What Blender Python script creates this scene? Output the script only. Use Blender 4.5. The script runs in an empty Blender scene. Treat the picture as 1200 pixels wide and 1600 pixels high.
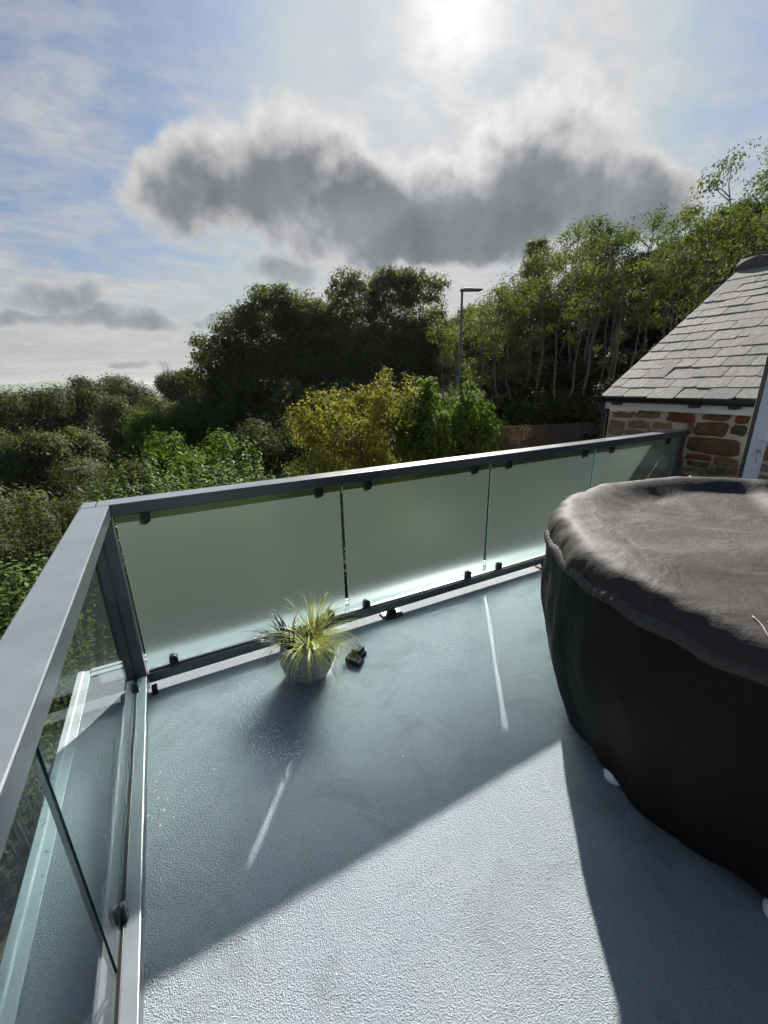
import bpy, bmesh, math, random
import numpy as np
from mathutils import Vector, Matrix, noise

S = bpy.context.scene
COL = S.collection
R = math.radians
random.seed(7)

# ------------------------------------------------------------------ camera
cam = bpy.data.cameras.new('camera'); cam_o = bpy.data.objects.new('camera', cam); COL.objects.link(cam_o)
rt, up, fw = (Vector((.88069, -.4733, -.01939)), Vector((.15998, .25865, .95263)), Vector((.44586, .84207, -.3035)))
cam_o.matrix_world = Matrix(((rt.x, up.x, -fw.x, .2796), (rt.y, up.y, -fw.y, -2.2884), (rt.z, up.z, -fw.z, 1.6392), (0, 0, 0, 1)))
cam.sensor_fit = 'HORIZONTAL'; cam.sensor_width = 36; cam.lens = 36 * 640.03 / 1200
cam.clip_start = .02; cam.clip_end = 20000
S.camera = cam_o

# ------------------------------------------------------------------ exposure, sun
S.view_settings.view_transform = 'Standard'; S.view_settings.look = 'None'
S.view_settings.exposure = 1.2; S.view_settings.gamma = 1
S.view_settings.use_curve_mapping = False
S.render.engine = 'CYCLES'
S.cycles.use_denoising = True
S.cycles.max_bounces = 10; S.cycles.transparent_max_bounces = 16; S.cycles.transmission_bounces = 8
S.cycles.diffuse_bounces = 3; S.cycles.glossy_bounces = 4
S.cycles.caustics_refractive = True; S.cycles.caustics_reflective = False
S.cycles.sample_clamp_indirect = 60; S.cycles.volume_bounces = 0
HAZE = .00013
SUN_AZ, SUN_EL = R(37.1), R(33.2)
sun_dir = Vector((math.sin(SUN_AZ) * math.cos(SUN_EL), math.cos(SUN_AZ) * math.cos(SUN_EL), math.sin(SUN_EL)))
sl = bpy.data.lights.new('sun', 'SUN'); sl.energy = 4.7; sl.angle = R(.9); sl.color = (1, .95, .87)
so = bpy.data.objects.new('sun', sl); COL.objects.link(so)
so.rotation_euler = (-sun_dir).to_track_quat('-Z', 'Y').to_euler()

# ------------------------------------------------------------------ node helper
class NT:
    def __init__(s, tree):
        s.t = tree; s.n = tree.nodes; s.l = tree.links
    def new(s, typ, **kw):
        nd = s.n.new(typ)
        for k, v in kw.items():
            setattr(nd, k, v)
        return nd
    def put(s, sock, v):
        if v is None: return
        if isinstance(v, bpy.types.NodeSocket): s.l.new(v, sock)
        elif isinstance(v, (tuple, list)) and sock.type == 'RGBA' and len(v) == 3: sock.default_value = (*v, 1)
        else: sock.default_value = v
    def math(s, op, a, b=None, c=None, clamp=False):
        nd = s.new('ShaderNodeMath', operation=op, use_clamp=clamp)
        for i, v in enumerate((a, b, c)): s.put(nd.inputs[i], v)
        return nd.outputs[0]
    def vmath(s, op, a, b=None, out=0):
        nd = s.new('ShaderNodeVectorMath', operation=op)
        s.put(nd.inputs[0], a)
        if b is not None: s.put(nd.inputs[3 if op == 'SCALE' else 1], b)
        return nd.outputs[out]
    def noise(s, vec, scale, detail=4, rough=.55, dist=0, out=0):
        nd = s.new('ShaderNodeTexNoise'); s.put(nd.inputs['Vector'], vec)
        for k, v in (('Scale', scale), ('Detail', detail), ('Roughness', rough), ('Distortion', dist)): nd.inputs[k].default_value = v
        return nd.outputs[out]
    def voro(s, vec, scale, feature='F1', out='Distance', rnd=1):
        nd = s.new('ShaderNodeTexVoronoi', feature=feature); s.put(nd.inputs['Vector'], vec); nd.inputs['Scale'].default_value = scale
        nd.inputs['Randomness'].default_value = rnd
        return nd.outputs[out]
    def mix(s, f, a, b):
        nd = s.new('ShaderNodeMix', data_type='RGBA'); s.put(nd.inputs[0], f); s.put(nd.inputs[6], a); s.put(nd.inputs[7], b)
        return nd.outputs[2]
    def ramp(s, f, stops):
        nd = s.new('ShaderNodeValToRGB'); cr = nd.color_ramp
        while len(cr.elements) < len(stops): cr.elements.new(.5)
        for e, (p, c) in zip(cr.elements, stops): e.position = p; e.color = (*c, 1) if len(c) == 3 else c
        s.put(nd.inputs[0], f); return nd.outputs[0]
    def map(s, v, a, b, c=0, d=1, smooth=False):
        nd = s.new('ShaderNodeMapRange', interpolation_type='SMOOTHSTEP' if smooth else 'LINEAR')
        for i, x in enumerate((v, a, b, c, d)): s.put(nd.inputs[i], x)
        return nd.outputs[0]
    def bump(s, h, strength, dist, nrm=None):
        nd = s.new('ShaderNodeBump'); nd.inputs['Strength'].default_value = strength; nd.inputs['Distance'].default_value = dist
        s.put(nd.inputs['Height'], h)
        if nrm is not None: s.put(nd.inputs['Normal'], nrm)
        return nd.outputs[0]
    def bsdf(s, col, rough=.5, nrm=None, **kw):
        nd = s.new('ShaderNodeBsdfPrincipled'); s.put(nd.inputs['Base Color'], col); s.put(nd.inputs['Roughness'], rough)
        if nrm is not None: s.put(nd.inputs['Normal'], nrm)
        for k, v in kw.items(): s.put(nd.inputs[k.replace('_', ' ')], v)
        return nd.outputs[0]
    def mixs(s, f, a, b):
        nd = s.new('ShaderNodeMixShader'); s.put(nd.inputs[0], f); s.put(nd.inputs[1], a); s.put(nd.inputs[2], b); return nd.outputs[0]
    def pos(s): return s.new('ShaderNodeNewGeometry').outputs['Position']
    def objc(s): return s.new('ShaderNodeTexCoord').outputs['Object']
    def rnd_obj(s): return s.new('ShaderNodeObjectInfo').outputs['Random']
    def island(s): return s.new('ShaderNodeNewGeometry').outputs['Random Per Island']

def material(name, build):
    m = bpy.data.materials.new(name); m.use_nodes = True
    t = NT(m.node_tree); t.n.clear()
    o = t.new('ShaderNodeOutputMaterial'); t.l.new(build(t), o.inputs[0]); return m

# ------------------------------------------------------------------ world: sky with clouds
W = bpy.data.worlds.new('World'); S.world = W; W.use_nodes = True
t = NT(W.node_tree); t.n.clear()
sky = t.new('ShaderNodeTexSky', sky_type='NISHITA', sun_disc=False, sun_elevation=SUN_EL, sun_rotation=SUN_AZ, air_density=1.0, dust_density=1.2, ozone_density=1.5)
dirv = t.new('ShaderNodeTexCoord').outputs['Generated']
sunang = t.math('ARCCOSINE', t.vmath('DOT_PRODUCT', dirv, tuple(sun_dir), out=1))          # angle to the sun, radians
az0, el0 = R(32), R(19)
D0 = (math.sin(az0) * math.cos(el0), math.cos(az0) * math.cos(el0), math.sin(el0))
R0 = (math.cos(az0), -math.sin(az0), 0)
U0 = tuple(Vector(R0).cross(Vector(D0)))
dd = t.math('MAXIMUM', t.vmath('DOT_PRODUCT', dirv, D0, out=1), .12)
cu = t.math('DIVIDE', t.vmath('DOT_PRODUCT', dirv, R0, out=1), dd)
cv = t.math('DIVIDE', t.vmath('DOT_PRODUCT', dirv, U0, out=1), dd)
cmb = t.new('ShaderNodeCombineXYZ'); t.l.new(cu, cmb.inputs[0]); t.l.new(cv, cmb.inputs[1]); P2 = cmb.outputs[0]
def sub(a, k): return t.math('SUBTRACT', a, k)
warp = t.noise(P2, 5.0, 2, .5, out=1)
wx = t.new('ShaderNodeSeparateColor'); t.l.new(warp, wx.inputs[0])
pu = t.math('ADD', cu, t.math('MULTIPLY', sub(wx.outputs[0], .5), .17))
pv = t.math('ADD', cv, t.math('MULTIPLY', sub(wx.outputs[1], .5), .10))
def blob(x, y, a, b):
    ex = t.math('DIVIDE', sub(pu, x), a); ey = t.math('DIVIDE', sub(pv, y), b)
    return t.math('SUBTRACT', 1, t.math('ADD', t.math('MULTIPLY', ex, ex), t.math('MULTIPLY', ey, ey)))
def blobs(L):
    d = None
    for b in L:
        v = t.math('MAXIMUM', blob(*b), -3)
        d = v if d is None else t.math('SMOOTH_MAX', d, v, .45)
    return d
big = blobs([(-.41, .050, .140, .078), (-.25, .060, .16, .092), (-.05, -.008, .26, .080), (.235, .035, .15, .108), (.36, -.005, .17, .066), (.07, -.038, .30, .060)])
small = blobs([(-.74, -.175, .12, .022), (-.822, -.132, .115, .036), (-.656, -.19, .085, .017), (-.273, -.099, .085, .030), (-.925, -.173, .085, .018), (-.462, -.189, .06, .013), (-.623, -.288, .022, .014), (-.70, -.283, .05, .010)])
fb = t.noise(P2, 8, 5, .55)
fsm = t.noise(P2, 6, 3, .5)
fbl = t.noise(P2, 24, 6, .6)
rough_edge = t.math('ADD', t.math('MULTIPLY', sub(fb, .5), 2.4), t.math('MULTIPLY', sub(fbl, .5), .60))
dB = t.math('ADD', big, rough_edge)
dS = t.math('ADD', small, t.math('MULTIPLY', rough_edge, 1.5))
# general thin cloud on a plane above, everywhere in the sky
sp = t.new('ShaderNodeSeparateXYZ'); t.l.new(dirv, sp.inputs[0])
zz = t.math('MAXIMUM', t.math('ADD', sp.outputs[2], .12), .03)
cp = t.new('ShaderNodeCombineXYZ'); t.l.new(t.math('DIVIDE', sp.outputs[0], zz), cp.inputs[0]); t.l.new(t.math('DIVIDE', sp.outputs[1], zz), cp.inputs[1])
mp = t.new('ShaderNodeMapping'); t.l.new(cp.outputs[0], mp.inputs[0]); mp.inputs['Rotation'].default_value = (0, 0, .9); mp.inputs['Scale'].default_value = (1.0, 1.5, 1)
veil1 = t.noise(mp.outputs[0], 1.1, 7, .6, .6)
veil2 = t.noise(mp.outputs[0], 5, 8, .62, .9)
mottle = t.noise(cp.outputs[0], 13, 4, .6, .3)
glow = t.math('POWER', 2.718, t.math('MULTIPLY', sunang, -1 / R(15)))
glow2 = t.math('POWER', 2.718, t.math('MULTIPLY', sunang, -1 / R(3.2)))
vd = t.math('ADD', t.math('ADD', t.math('MULTIPLY', sub(veil1, .5), 2.5), t.math('MULTIPLY', sub(veil2, .5), .75)), t.math('MULTIPLY', sub(mottle, .5), .5))
low = t.math('POWER', 2.718, t.math('MULTIPLY', t.math('MAXIMUM', sp.outputs[2], 0), -4.2))
veil = t.map(t.math('ADD', t.math('ADD', t.math('MULTIPLY', vd, .55), t.math('MULTIPLY', glow, .55)), t.math('MULTIPLY', low, .95)), -.16, .80, .0, .93, True)
vb = t.math('ADD', t.map(veil1, .3, .7, 1.95, 2.6), t.math('ADD', t.math('MULTIPLY', glow, 1.35), t.math('MULTIPLY', glow2, 3.0)))
vb = t.math('MULTIPLY', vb, t.map(t.math('ADD', veil2, t.math('MULTIPLY', mottle, .6)), .45, 1.15, .86, 1.12))
veilcol = t.vmath('SCALE', (1.0, .985, .96), vb)
base = t.vmath('MINIMUM', t.vmath('MULTIPLY', sky.outputs[0], (.245, .315, .385)), (2.5, 2.75, 3.1))
c0 = t.mix(veil, base, veilcol)
def cloudlayer(c, d, lo, hi, thick_lo, thick_hi, dark, side=0, amax=1):
    fe = t.noise(P2, 30, 6, .6)
    d = t.math('ADD', d, t.math('MULTIPLY', sub(fe, .5), .40))
    a = t.map(d, lo, hi, 0, amax, True)
    th = t.map(t.math('SUBTRACT', t.math('ADD', d, t.math('MULTIPLY', sub(fsm, .5), .9)), t.math('MULTIPLY', cv, side)), thick_lo, thick_hi, 0, 1, True)
    edge = t.vmath('SCALE', (1, .992, .98), t.math('MULTIPLY', t.math('ADD', 2.45, t.math('MULTIPLY', glow, 2.1)), t.map(fe, .3, .7, .90, 1.12)))
    col = t.mix(th, edge, t.vmath('SCALE', (.91, .97, 1.07), t.math('MULTIPLY', dark, t.map(t.math('ADD', t.math('MULTIPLY', fsm, .6), t.math('MULTIPLY', fb, .5)), .4, .72, 1.4, .75))))
    return t.mix(a, c, col)
c1 = cloudlayer(c0, dS, -1.6, .9, -.9, 1.0, 1.25, 0, .8)
c2 = cloudlayer(c1, dB, -.70, .12, -.50, .80, 1.05, 4.5)
below = t.map(sp.outputs[2], -.02, 0, 0, 1)
cf = t.mix(below, (1.0, 1.05, 1.0), c2)
bg = t.new('ShaderNodeBackground'); t.put(bg.inputs[0], cf); bg.inputs[1].default_value = .1
wo = t.new('ShaderNodeOutputWorld'); t.l.new(bg.outputs[0], wo.inputs[0])

# ------------------------------------------------------------------ object helpers
def link(o, parent=None):
    COL.objects.link(o)
    if parent is not None: o.parent = parent
    return o
def props(o, label=None, cat=None, group=None, kind=None):
    for k, v in (('label', label), ('category', cat), ('group', group), ('kind', kind)):
        if v: o[k] = v
    return o
def thing(name, label, cat, loc=(0, 0, 0), rz=0, group=None):
    o = bpy.data.objects.new(name, None); o.location = loc; o.rotation_euler = (0, 0, rz); o.empty_display_size = .1
    link(o); return props(o, label, cat, group)
def ob(name, me, mat=None, parent=None, bevel=0, smooth=False):
    o = bpy.data.objects.new(name, me)
    mats = mat if isinstance(mat, (list, tuple)) else [mat]
    if not me.materials:
        for m in mats:
            if m: me.materials.append(m)
    if bevel:
        b = o.modifiers.new('bevel', 'BEVEL'); b.width = bevel; b.segments = 2; b.limit_method = 'ANGLE'; b.angle_limit = R(40)
    if smooth: me.shade_smooth()
    return link(o, parent)
def np_mesh(name, V, F, mi=None):
    V = np.asarray(V, np.float32); F = np.asarray(F, np.int32); k = F.shape[1]
    me = bpy.data.meshes.new(name)
    me.vertices.add(len(V)); me.vertices.foreach_set('co', V.ravel())
    me.loops.add(F.size); me.loops.foreach_set('vertex_index', F.ravel())
    me.polygons.add(len(F)); me.polygons.foreach_set('loop_start', np.arange(0, F.size, k, dtype=np.int32))
    try: me.polygons.foreach_set('loop_total', np.full(len(F), k, np.int32))
    except Exception: pass
    if mi is not None: me.polygons.foreach_set('material_index', np.asarray(mi, np.int32))
    me.update(calc_edges=True); me.validate(); return me
def py_mesh(name, V, F):
    me = bpy.data.meshes.new(name); me.from_pydata([tuple(v) for v in V], [], F); me.update(); return me
class MB:
    def __init__(s): s.V = []; s.F = []
    def add(s, V, F):
        o = len(s.V); s.V += [tuple(v) for v in V]; s.F += [tuple(i + o for i in f) for f in F]; return s
    def box(s, x0, x1, y0, y1, z0, z1):
        return s.add([(x, y, z) for z in (z0, z1) for y in (y0, y1) for x in (x0, x1)],
                     [(0, 2, 3, 1), (4, 5, 7, 6), (0, 1, 5, 4), (2, 6, 7, 3), (0, 4, 6, 2), (1, 3, 7, 5)])
    def tube(s, pts, rad, n=8, cap=True):
        pts = [Vector(p) for p in pts]; rad = rad if isinstance(rad, (list, tuple)) else [rad] * len(pts)
        V = []; F = []; ref = Vector((.31, .17, .93))
        for i, p in enumerate(pts):
            d = (pts[min(i + 1, len(pts) - 1)] - pts[max(i - 1, 0)]).normalized()
            a = d.cross(ref)
            if a.length < .05: a = d.cross(Vector((1, 0, 0)))
            a.normalize(); b = d.cross(a)
            for k in range(n):
                an = 2 * math.pi * k / n; V.append(p + (a * math.cos(an) + b * math.sin(an)) * rad[i])
        for i in range(len(pts) - 1):
            for k in range(n): F.append((i * n + k, i * n + (k + 1) % n, (i + 1) * n + (k + 1) % n, (i + 1) * n + k))
        if cap: F += [tuple(range(n))[::-1], tuple((len(pts) - 1) * n + k for k in range(n))]
        return s.add(V, F)
    def lathe(s, prof, n=32, c=(0, 0)):
        V = [(c[0] + r * math.cos(2 * math.pi * k / n), c[1] + r * math.sin(2 * math.pi * k / n), z) for r, z in prof for k in range(n)]
        F = [(i * n + k, i * n + (k + 1) % n, (i + 1) * n + (k + 1) % n, (i + 1) * n + k) for i in range(len(prof) - 1) for k in range(n)]
        return s.add(V, F)
    def prism(s, poly, axis, a, b):
        """poly in the plane of the two other axes, extruded along axis from a to b"""
        def P(p, t_): return {'x': (t_, p[0], p[1]), 'y': (p[0], t_, p[1]), 'z': (p[0], p[1], t_)}[axis]
        n = len(poly); V = [P(p, a) for p in poly] + [P(p, b) for p in poly]
        return s.add(V, [tuple(range(n))[::-1], tuple(range(n, 2 * n))] + [(k, (k + 1) % n, n + (k + 1) % n, n + k) for k in range(n)])
    def mesh(s, name):
        me = py_mesh(name, s.V, s.F); bm = bmesh.new(); bm.from_mesh(me); bmesh.ops.recalc_face_normals(bm, faces=bm.faces); bm.to_mesh(me); bm.free(); return me
def box(name, b, mat, parent=None, bevel=.003): return ob(name, MB().box(*b).mesh(name), mat, parent, bevel)
def copy_tree(o, parent=None):
    c = o.copy(); COL.objects.link(c); c.parent = parent
    for ch in list(o.children): copy_tree(ch, c)
    return c

# ------------------------------------------------------------------ materials
def _deck(t):
    p = t.pos()
    peel = t.voro(p, 260, 'F1'); peel2 = t.voro(p, 420, 'F1'); nz = t.noise(p, 150, 4, .65); nl = t.noise(p, 1.4, 5, .6); nm = t.noise(p, 6, 5, .6)
    h = t.math('ADD', t.math('ADD', t.math('MULTIPLY', peel, .9), t.math('MULTIPLY', nz, .8)), t.math('MULTIPLY', peel2, .25))
    pits = t.map(t.noise(p, 150, 2, .5), .57, .70, 0, 1)
    col = t.mix(t.map(nl, .35, .7), (.240, .277, .312), (.284, .318, .350))
    col = t.mix(t.math('MULTIPLY', t.map(nm, .5, .75), .35), col, (.33, .345, .345))
    stain = t.noise(p, 2.3, 7, .7, 1.2)
    col = t.mix(t.math('MULTIPLY', t.map(stain, .52, .66), .45), col, (.15, .165, .175))
    col = t.mix(t.math('MULTIPLY', pits, .7), col, (.085, .10, .12))
    scuff = t.noise(p, 3, 6, .7, 2.0)
    col = t.mix(t.math('MULTIPLY', t.map(scuff, .62, .72), .22), col, (.42, .43, .43))
    return t.bsdf(col, t.map(nm, .3, .7, .42, .6), t.bump(t.math('ADD', h, t.math('MULTIPLY', t.noise(p, 45, 3, .5), .7)), .95, .0034), Specular_IOR_Level=.28)
M_deck = material('deck_paint', _deck)
def _rail(t):
    p = t.objc(); n = t.noise(p, 9, 5, .6); d = t.noise(p, 140, 3, .6)
    sm = t.noise(p, 3, 5, .7, 1.0)
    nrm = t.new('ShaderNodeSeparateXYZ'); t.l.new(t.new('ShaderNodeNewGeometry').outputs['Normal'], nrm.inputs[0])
    top_light = t.math('MULTIPLY', t.map(nrm.outputs[2], .75, .97), t.map(t.noise(p, 5, 6, .65), .3, .75, .55, .9))  # paler colour on upward faces stands in for sun and sky light
    return t.bsdf(t.mix(top_light, t.mix(t.map(n, .3, .75), (.040, .050, .062), (.054, .066, .078)), (.21, .24, .262)), t.map(sm, .3, .7, .26, .42), t.bump(d, .03, .002), Specular_IOR_Level=.7, Coat_Weight=.8, Coat_Roughness=.22)
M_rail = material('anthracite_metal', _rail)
M_black = material('black_rubber', lambda t: t.bsdf((.012, .012, .014), .38))
M_blackplastic = material('black_plastic', lambda t: t.bsdf(t.mix(t.noise(t.objc(), 40), (.014, .014, .014), (.028, .027, .026)), .75))
M_trim = material('edge_trim_metal', lambda t: t.bsdf(t.mix(t.map(t.noise(t.pos(), 26, 6, .7), .60, .72), (.42, .47, .49), (.10, .11, .11)), .42, t.bump(t.noise(t.pos(), 60), .15, .003)))
M_frost_front = material('glass_polished_face', lambda t: (lambda g: (g.inputs['Roughness'].__setattr__('default_value', 0), t.put(g.inputs['Color'], (.858, .947, .940)), g.inputs['IOR'].__setattr__('default_value', 1.17), g.outputs[0])[-1])(t.new('ShaderNodeBsdfGlass')))
def _frost(t):
    g = t.new('ShaderNodeBsdfGlass', distribution='MULTI_GGX'); t.put(g.inputs['Color'], (.858, .947, .940)); g.inputs['Roughness'].default_value = .60; g.inputs['IOR'].default_value = 1.17
    tr = t.new('ShaderNodeBsdfTranslucent'); t.put(tr.inputs[0], (.50, .74, .67))
    return t.mixs(.015, g.outputs[0], tr.outputs[0])
M_frost_back = material('glass_frosted_face', _frost)
def _edge(t): return t.bsdf(t.mix(t.noise(t.pos(), 30), (.25, .42, .36), (.45, .60, .54)), .2)
M_edge = material('glass_edge_pale', _edge)
M_edge_dark = material('glass_edge_dark', lambda t: t.bsdf((.004, .03, .022), .12))
def _clear(t):
    f = t.new('ShaderNodeFresnel'); f.inputs[0].default_value = 1.5
    a = t.new('ShaderNodeBsdfTransparent'); t.put(a.inputs[0], (.955, .98, .972))
    g = t.new('ShaderNodeBsdfGlossy'); g.inputs['Roughness'].default_value = .0
    return t.mixs(t.math('MULTIPLY', f.outputs[0], t.math('SUBTRACT', 1, t.new('ShaderNodeNewGeometry').outputs['Backfacing'])), a.outputs[0], g.outputs[0])
M_clear = material('glass_clear', _clear)
def _fabric(k):
    def f(t):
        p = t.pos(); n1 = t.noise(p, 2.6, 6, .6, .6); n2 = t.noise(p, 22, 5, .6); weave = t.noise(p, 380, 2, .5)
        cr = t.noise(p, 6, 5, .55, .8)
        rid = t.math('ABSOLUTE', t.math('SUBTRACT', t.noise(p, 4.5, 4, .5, .5), .5))
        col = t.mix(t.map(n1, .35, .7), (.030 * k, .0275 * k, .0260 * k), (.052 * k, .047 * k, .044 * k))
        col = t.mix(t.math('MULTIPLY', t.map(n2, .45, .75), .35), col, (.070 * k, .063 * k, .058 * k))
        b = t.bump(t.math('ADD', t.math('SUBTRACT', t.math('MULTIPLY', cr, .8), t.math('MULTIPLY', rid, 1.2)), t.math('ADD', t.math('MULTIPLY', n2, .20), t.math('MULTIPLY', t.noise(p, 70, 4, .6, .8), .10))), .34, .03)
        b = t.bump(weave, .25, .0015, b)
        return t.bsdf(col, .66, b, Specular_IOR_Level=.22)
    return f
M_cover_top = material('faded_canvas_lit', _fabric(.86))  # faded canvas; sunlight on the top put into its paler colour
M_cover = material('black_canvas_shaded', _fabric(.14))  # same canvas; shade on the sides put into its darker colour
M_seam = material('black_binding', lambda t: t.bsdf(t.mix(t.noise(t.pos(), 60, 4), (.016, .014, .013), (.060, .052, .046)), .6))
M_whiteplastic = material('white_plastic', lambda t: t.bsdf((.75, .76, .78), .35))
M_upvc = material('white_upvc', lambda t: t.bsdf(t.mix(t.noise(t.objc(), 5), (.74, .77, .80), (.80, .82, .84)), .3))
M_chrome = material('brushed_steel', lambda t: t.bsdf((.35, .35, .34), .3, Metallic=1.0))
M_cord = material('pale_cord', lambda t: t.bsdf((.26, .23, .20), .8))
M_dryleaf = material('dry_leaf', lambda t: t.bsdf((.62, .48, .33), .7))
M_crumb = material('pale_droppings', lambda t: t.bsdf((.62, .54, .42), .8))
def _stone(t):
    p = t.pos()
    c = t.new('ShaderNodeObjectInfo').outputs['Color']
    c0_ = t.ramp(t.rnd_obj(), [(0, (.13, .045, .025)), (.22, (.17, .065, .03)), (.4, (.15, .09, .05)), (.58, (.20, .14, .085)), (.74, (.075, .062, .052)), (.86, (.26, .19, .10)), (1, (.19, .07, .035))])
    n = t.noise(p, 14, 7, .7); n2 = t.noise(p, 50, 6, .7)
    c = t.mix(t.map(n, .42, .75), c, t.vmath('MULTIPLY', c, (1.9, 1.75, 1.5)))
    c = t.mix(t.math('MULTIPLY', t.map(n2, .5, .7), .6), c, t.vmath('MULTIPLY', c, (.45, .45, .5)))
    return t.bsdf(c, .85, t.bump(t.math('ADD', n, t.math('MULTIPLY', n2, .8)), 1.0, .035))
M_stone = material('sandstone', _stone)
M_mortar = material('lime_mortar', lambda t: t.bsdf(t.mix(t.map(t.noise(t.pos(), 9, 7, .7), .35, .7), (.46, .375, .28), (.60, .505, .39)), .9, t.bump(t.noise(t.pos(), 55, 7, .7), .9, .015)))
def _slate(t):
    r = t.rnd_obj(); p = t.pos()
    mp = t.new('ShaderNodeMapping'); t.l.new(p, mp.inputs[0]); mp.inputs['Scale'].default_value = (1, 2.5, 1)
    n = t.noise(mp.outputs[0], 9, 7, .7); sp_ = t.noise(p, 60, 5, .7)
    c = t.ramp(r, [(0, (.16, .155, .15)), (.35, (.24, .23, .22)), (.6, (.19, .185, .18)), (.8, (.25, .235, .215)), (1, (.135, .135, .14))])
    c = t.mix(t.map(n, .4, .75), c, t.vmath('MULTIPLY', c, (1.5, 1.47, 1.40)))
    c = t.mix(t.math('MULTIPLY', t.map(sp_, .56, .70), .55), c, (.36, .34, .28))
    c = t.mix(t.math('MULTIPLY', t.map(sp_, .44, .34), .5), c, (.07, .07, .065))
    return t.bsdf(t.vmath('SCALE', c, 1.0), .8, t.bump(t.math('ADD', n, t.math('MULTIPLY', sp_, .7)), .8, .012), Specular_IOR_Level=.25)
M_slate = material('roof_slate', _slate)
M_ridge = material('ridge_stone', lambda t: t.bsdf(t.mix(t.map(t.noise(t.pos(), 20, 6, .7), .4, .65), (.07, .065, .055), (.20, .18, .15)), .9, t.bump(t.noise(t.pos(), 25, 7, .7), 1, .04)))
M_gutter = material('black_gutter', lambda t: t.bsdf((.012, .013, .016), .3))
M_fascia = material('white_painted_board', lambda t: t.bsdf(t.mix(t.noise(t.pos(), 12, 6, .7), (.62, .62, .60), (.74, .74, .73)), .5))
def _brick(t):
    c = t.ramp(t.rnd_obj(), [(0, (.055, .042, .036)), (.5, (.085, .062, .052)), (1, (.05, .04, .037))]); n = t.noise(t.pos(), 22, 6, .7)
    return t.bsdf(t.mix(t.map(n, .5, .7), c, (.10, .11, .06)), .9, t.bump(n, .6, .02))
M_brick = material('old_brick', _brick)
M_wmortar = material('dark_mortar', lambda t: t.bsdf((.09, .08, .07), .95))
M_lampmetal = material('galvanised_pole', lambda t: t.bsdf(t.mix(t.noise(t.pos(), 6, 5, .6), (.09, .095, .10), (.15, .155, .16)), .5, Metallic=.4))
M_wood = material('weathered_wood', lambda t: t.bsdf(t.mix(t.noise(t.objc(), 9, 6, .7), (.13, .125, .125), (.20, .195, .20)), .8))
M_render = material('painted_render', lambda t: t.bsdf((.5, .49, .46), .9, t.bump(t.noise(t.pos(), 60, 5), .5, .01)))
def _ground(t):
    p = t.pos(); n = t.noise(p, .6, 7, .65); n2 = t.noise(p, 7, 6, .7)
    c = t.mix(t.map(n, .35, .65), (.035, .05, .018), (.075, .06, .038))
    c = t.mix(t.map(n2, .5, .75), c, (.09, .075, .05))
    return t.bsdf(c, .95, t.bump(t.math('ADD', n2, n), 1, .15))
M_ground = material('garden_soil', _ground)
M_hill = material('far_hill', lambda t: t.bsdf(t.mix(t.map(t.noise(t.pos(), .012, 8, .7), .4, .6), (.04, .065, .03), (.10, .13, .06)), .95))
def _bark(a, b):
    def f(t):
        p = t.objc(); mp = t.new('ShaderNodeMapping'); t.l.new(p, mp.inputs[0]); mp.inputs['Scale'].default_value = (9, 9, 2)
        n = t.noise(mp.outputs[0], 2, 6, .7)
        return t.bsdf(t.mix(t.map(n, .35, .7), a, b), .9, t.bump(n, .6, .02))
    return f
M_bark = material('grey_bark', _bark((.08, .068, .052), (.20, .18, .155)))
M_barkdark = material('dark_bark', _bark((.03, .025, .02), (.075, .062, .05)))
def leafmat(name, cols, trans=.4, rough=.45):
    def f(t):
        r = t.island(); c = t.ramp(r, [(i / (len(cols) - 1), k) for i, k in enumerate(cols)])
        big_ = t.noise(t.pos(), .9, 3, .6)
        c = t.mix(t.map(big_, .35, .7), t.vmath('MULTIPLY', c, (.78, .8, .8)), t.vmath('MULTIPLY', c, (1.2, 1.18, 1.1)))
        d = t.bsdf(c, rough + .25, Specular_IOR_Level=.12)
        tr = t.new('ShaderNodeBsdfTranslucent'); t.put(tr.inputs[0], t.vmath('MULTIPLY', c, (1.5, 1.55, .75)))
        return t.mixs(trans, d, tr.outputs[0])
    return material(name, f)
L_dark = leafmat('leaf_dark', [(.058, .074, .034), (.080, .098, .044), (.104, .122, .058), (.068, .086, .040)], .54, .35)
L_far = leafmat('leaf_far', [(.040, .055, .022), (.055, .072, .028), (.065, .078, .032)], .35)
L_olive = leafmat('leaf_olive', [(.07, .08, .04), (.09, .10, .05), (.075, .09, .04)], .35)
L_light = leafmat('leaf_light', [(.065, .090, .026), (.085, .108, .034), (.055, .078, .024), (.105, .122, .042)], .45)
L_yellow = leafmat('leaf_yellow', [(.15, .16, .036), (.21, .19, .045), (.11, .14, .032), (.23, .175, .06)], .48)
L_green = leafmat('leaf_green', [(.055, .095, .018), (.085, .125, .024), (.07, .11, .02), (.12, .15, .03)], .45)
L_laurel = leafmat('leaf_laurel', [(.08, .12, .04), (.11, .155, .05), (.15, .20, .09)], .38, .3)
L_bramble = leafmat('leaf_bramble', [(.050, .070, .026), (.068, .088, .036), (.090, .100, .052), (.055, .078, .028), (.105, .098, .056)], .35)
L_dry = leafmat('leaf_dry', [(.14, .09, .075), (.20, .13, .11), (.10, .06, .05)], .3, .7)
L_holly = leafmat('leaf_holly', [(.012, .02, .010), (.018, .028, .012), (.024, .034, .016)], .22, .4)
L_ivy = leafmat('leaf_ivy', [(.02, .032, .012), (.03, .045, .015), (.045, .055, .02)], .25, .4)
def blademat(name, a, b):
    def f(t):
        c = t.mix(t.rnd_obj(), a, b); d = t.bsdf(c, .45); tr = t.new('ShaderNodeBsdfTranslucent'); t.put(tr.inputs[0], c); return t.mixs(.4, d, tr.outputs[0])
    return material(name, f)
M_blade = blademat('blade_yellow', (.42, .43, .07), (.75, .68, .27))
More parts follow.
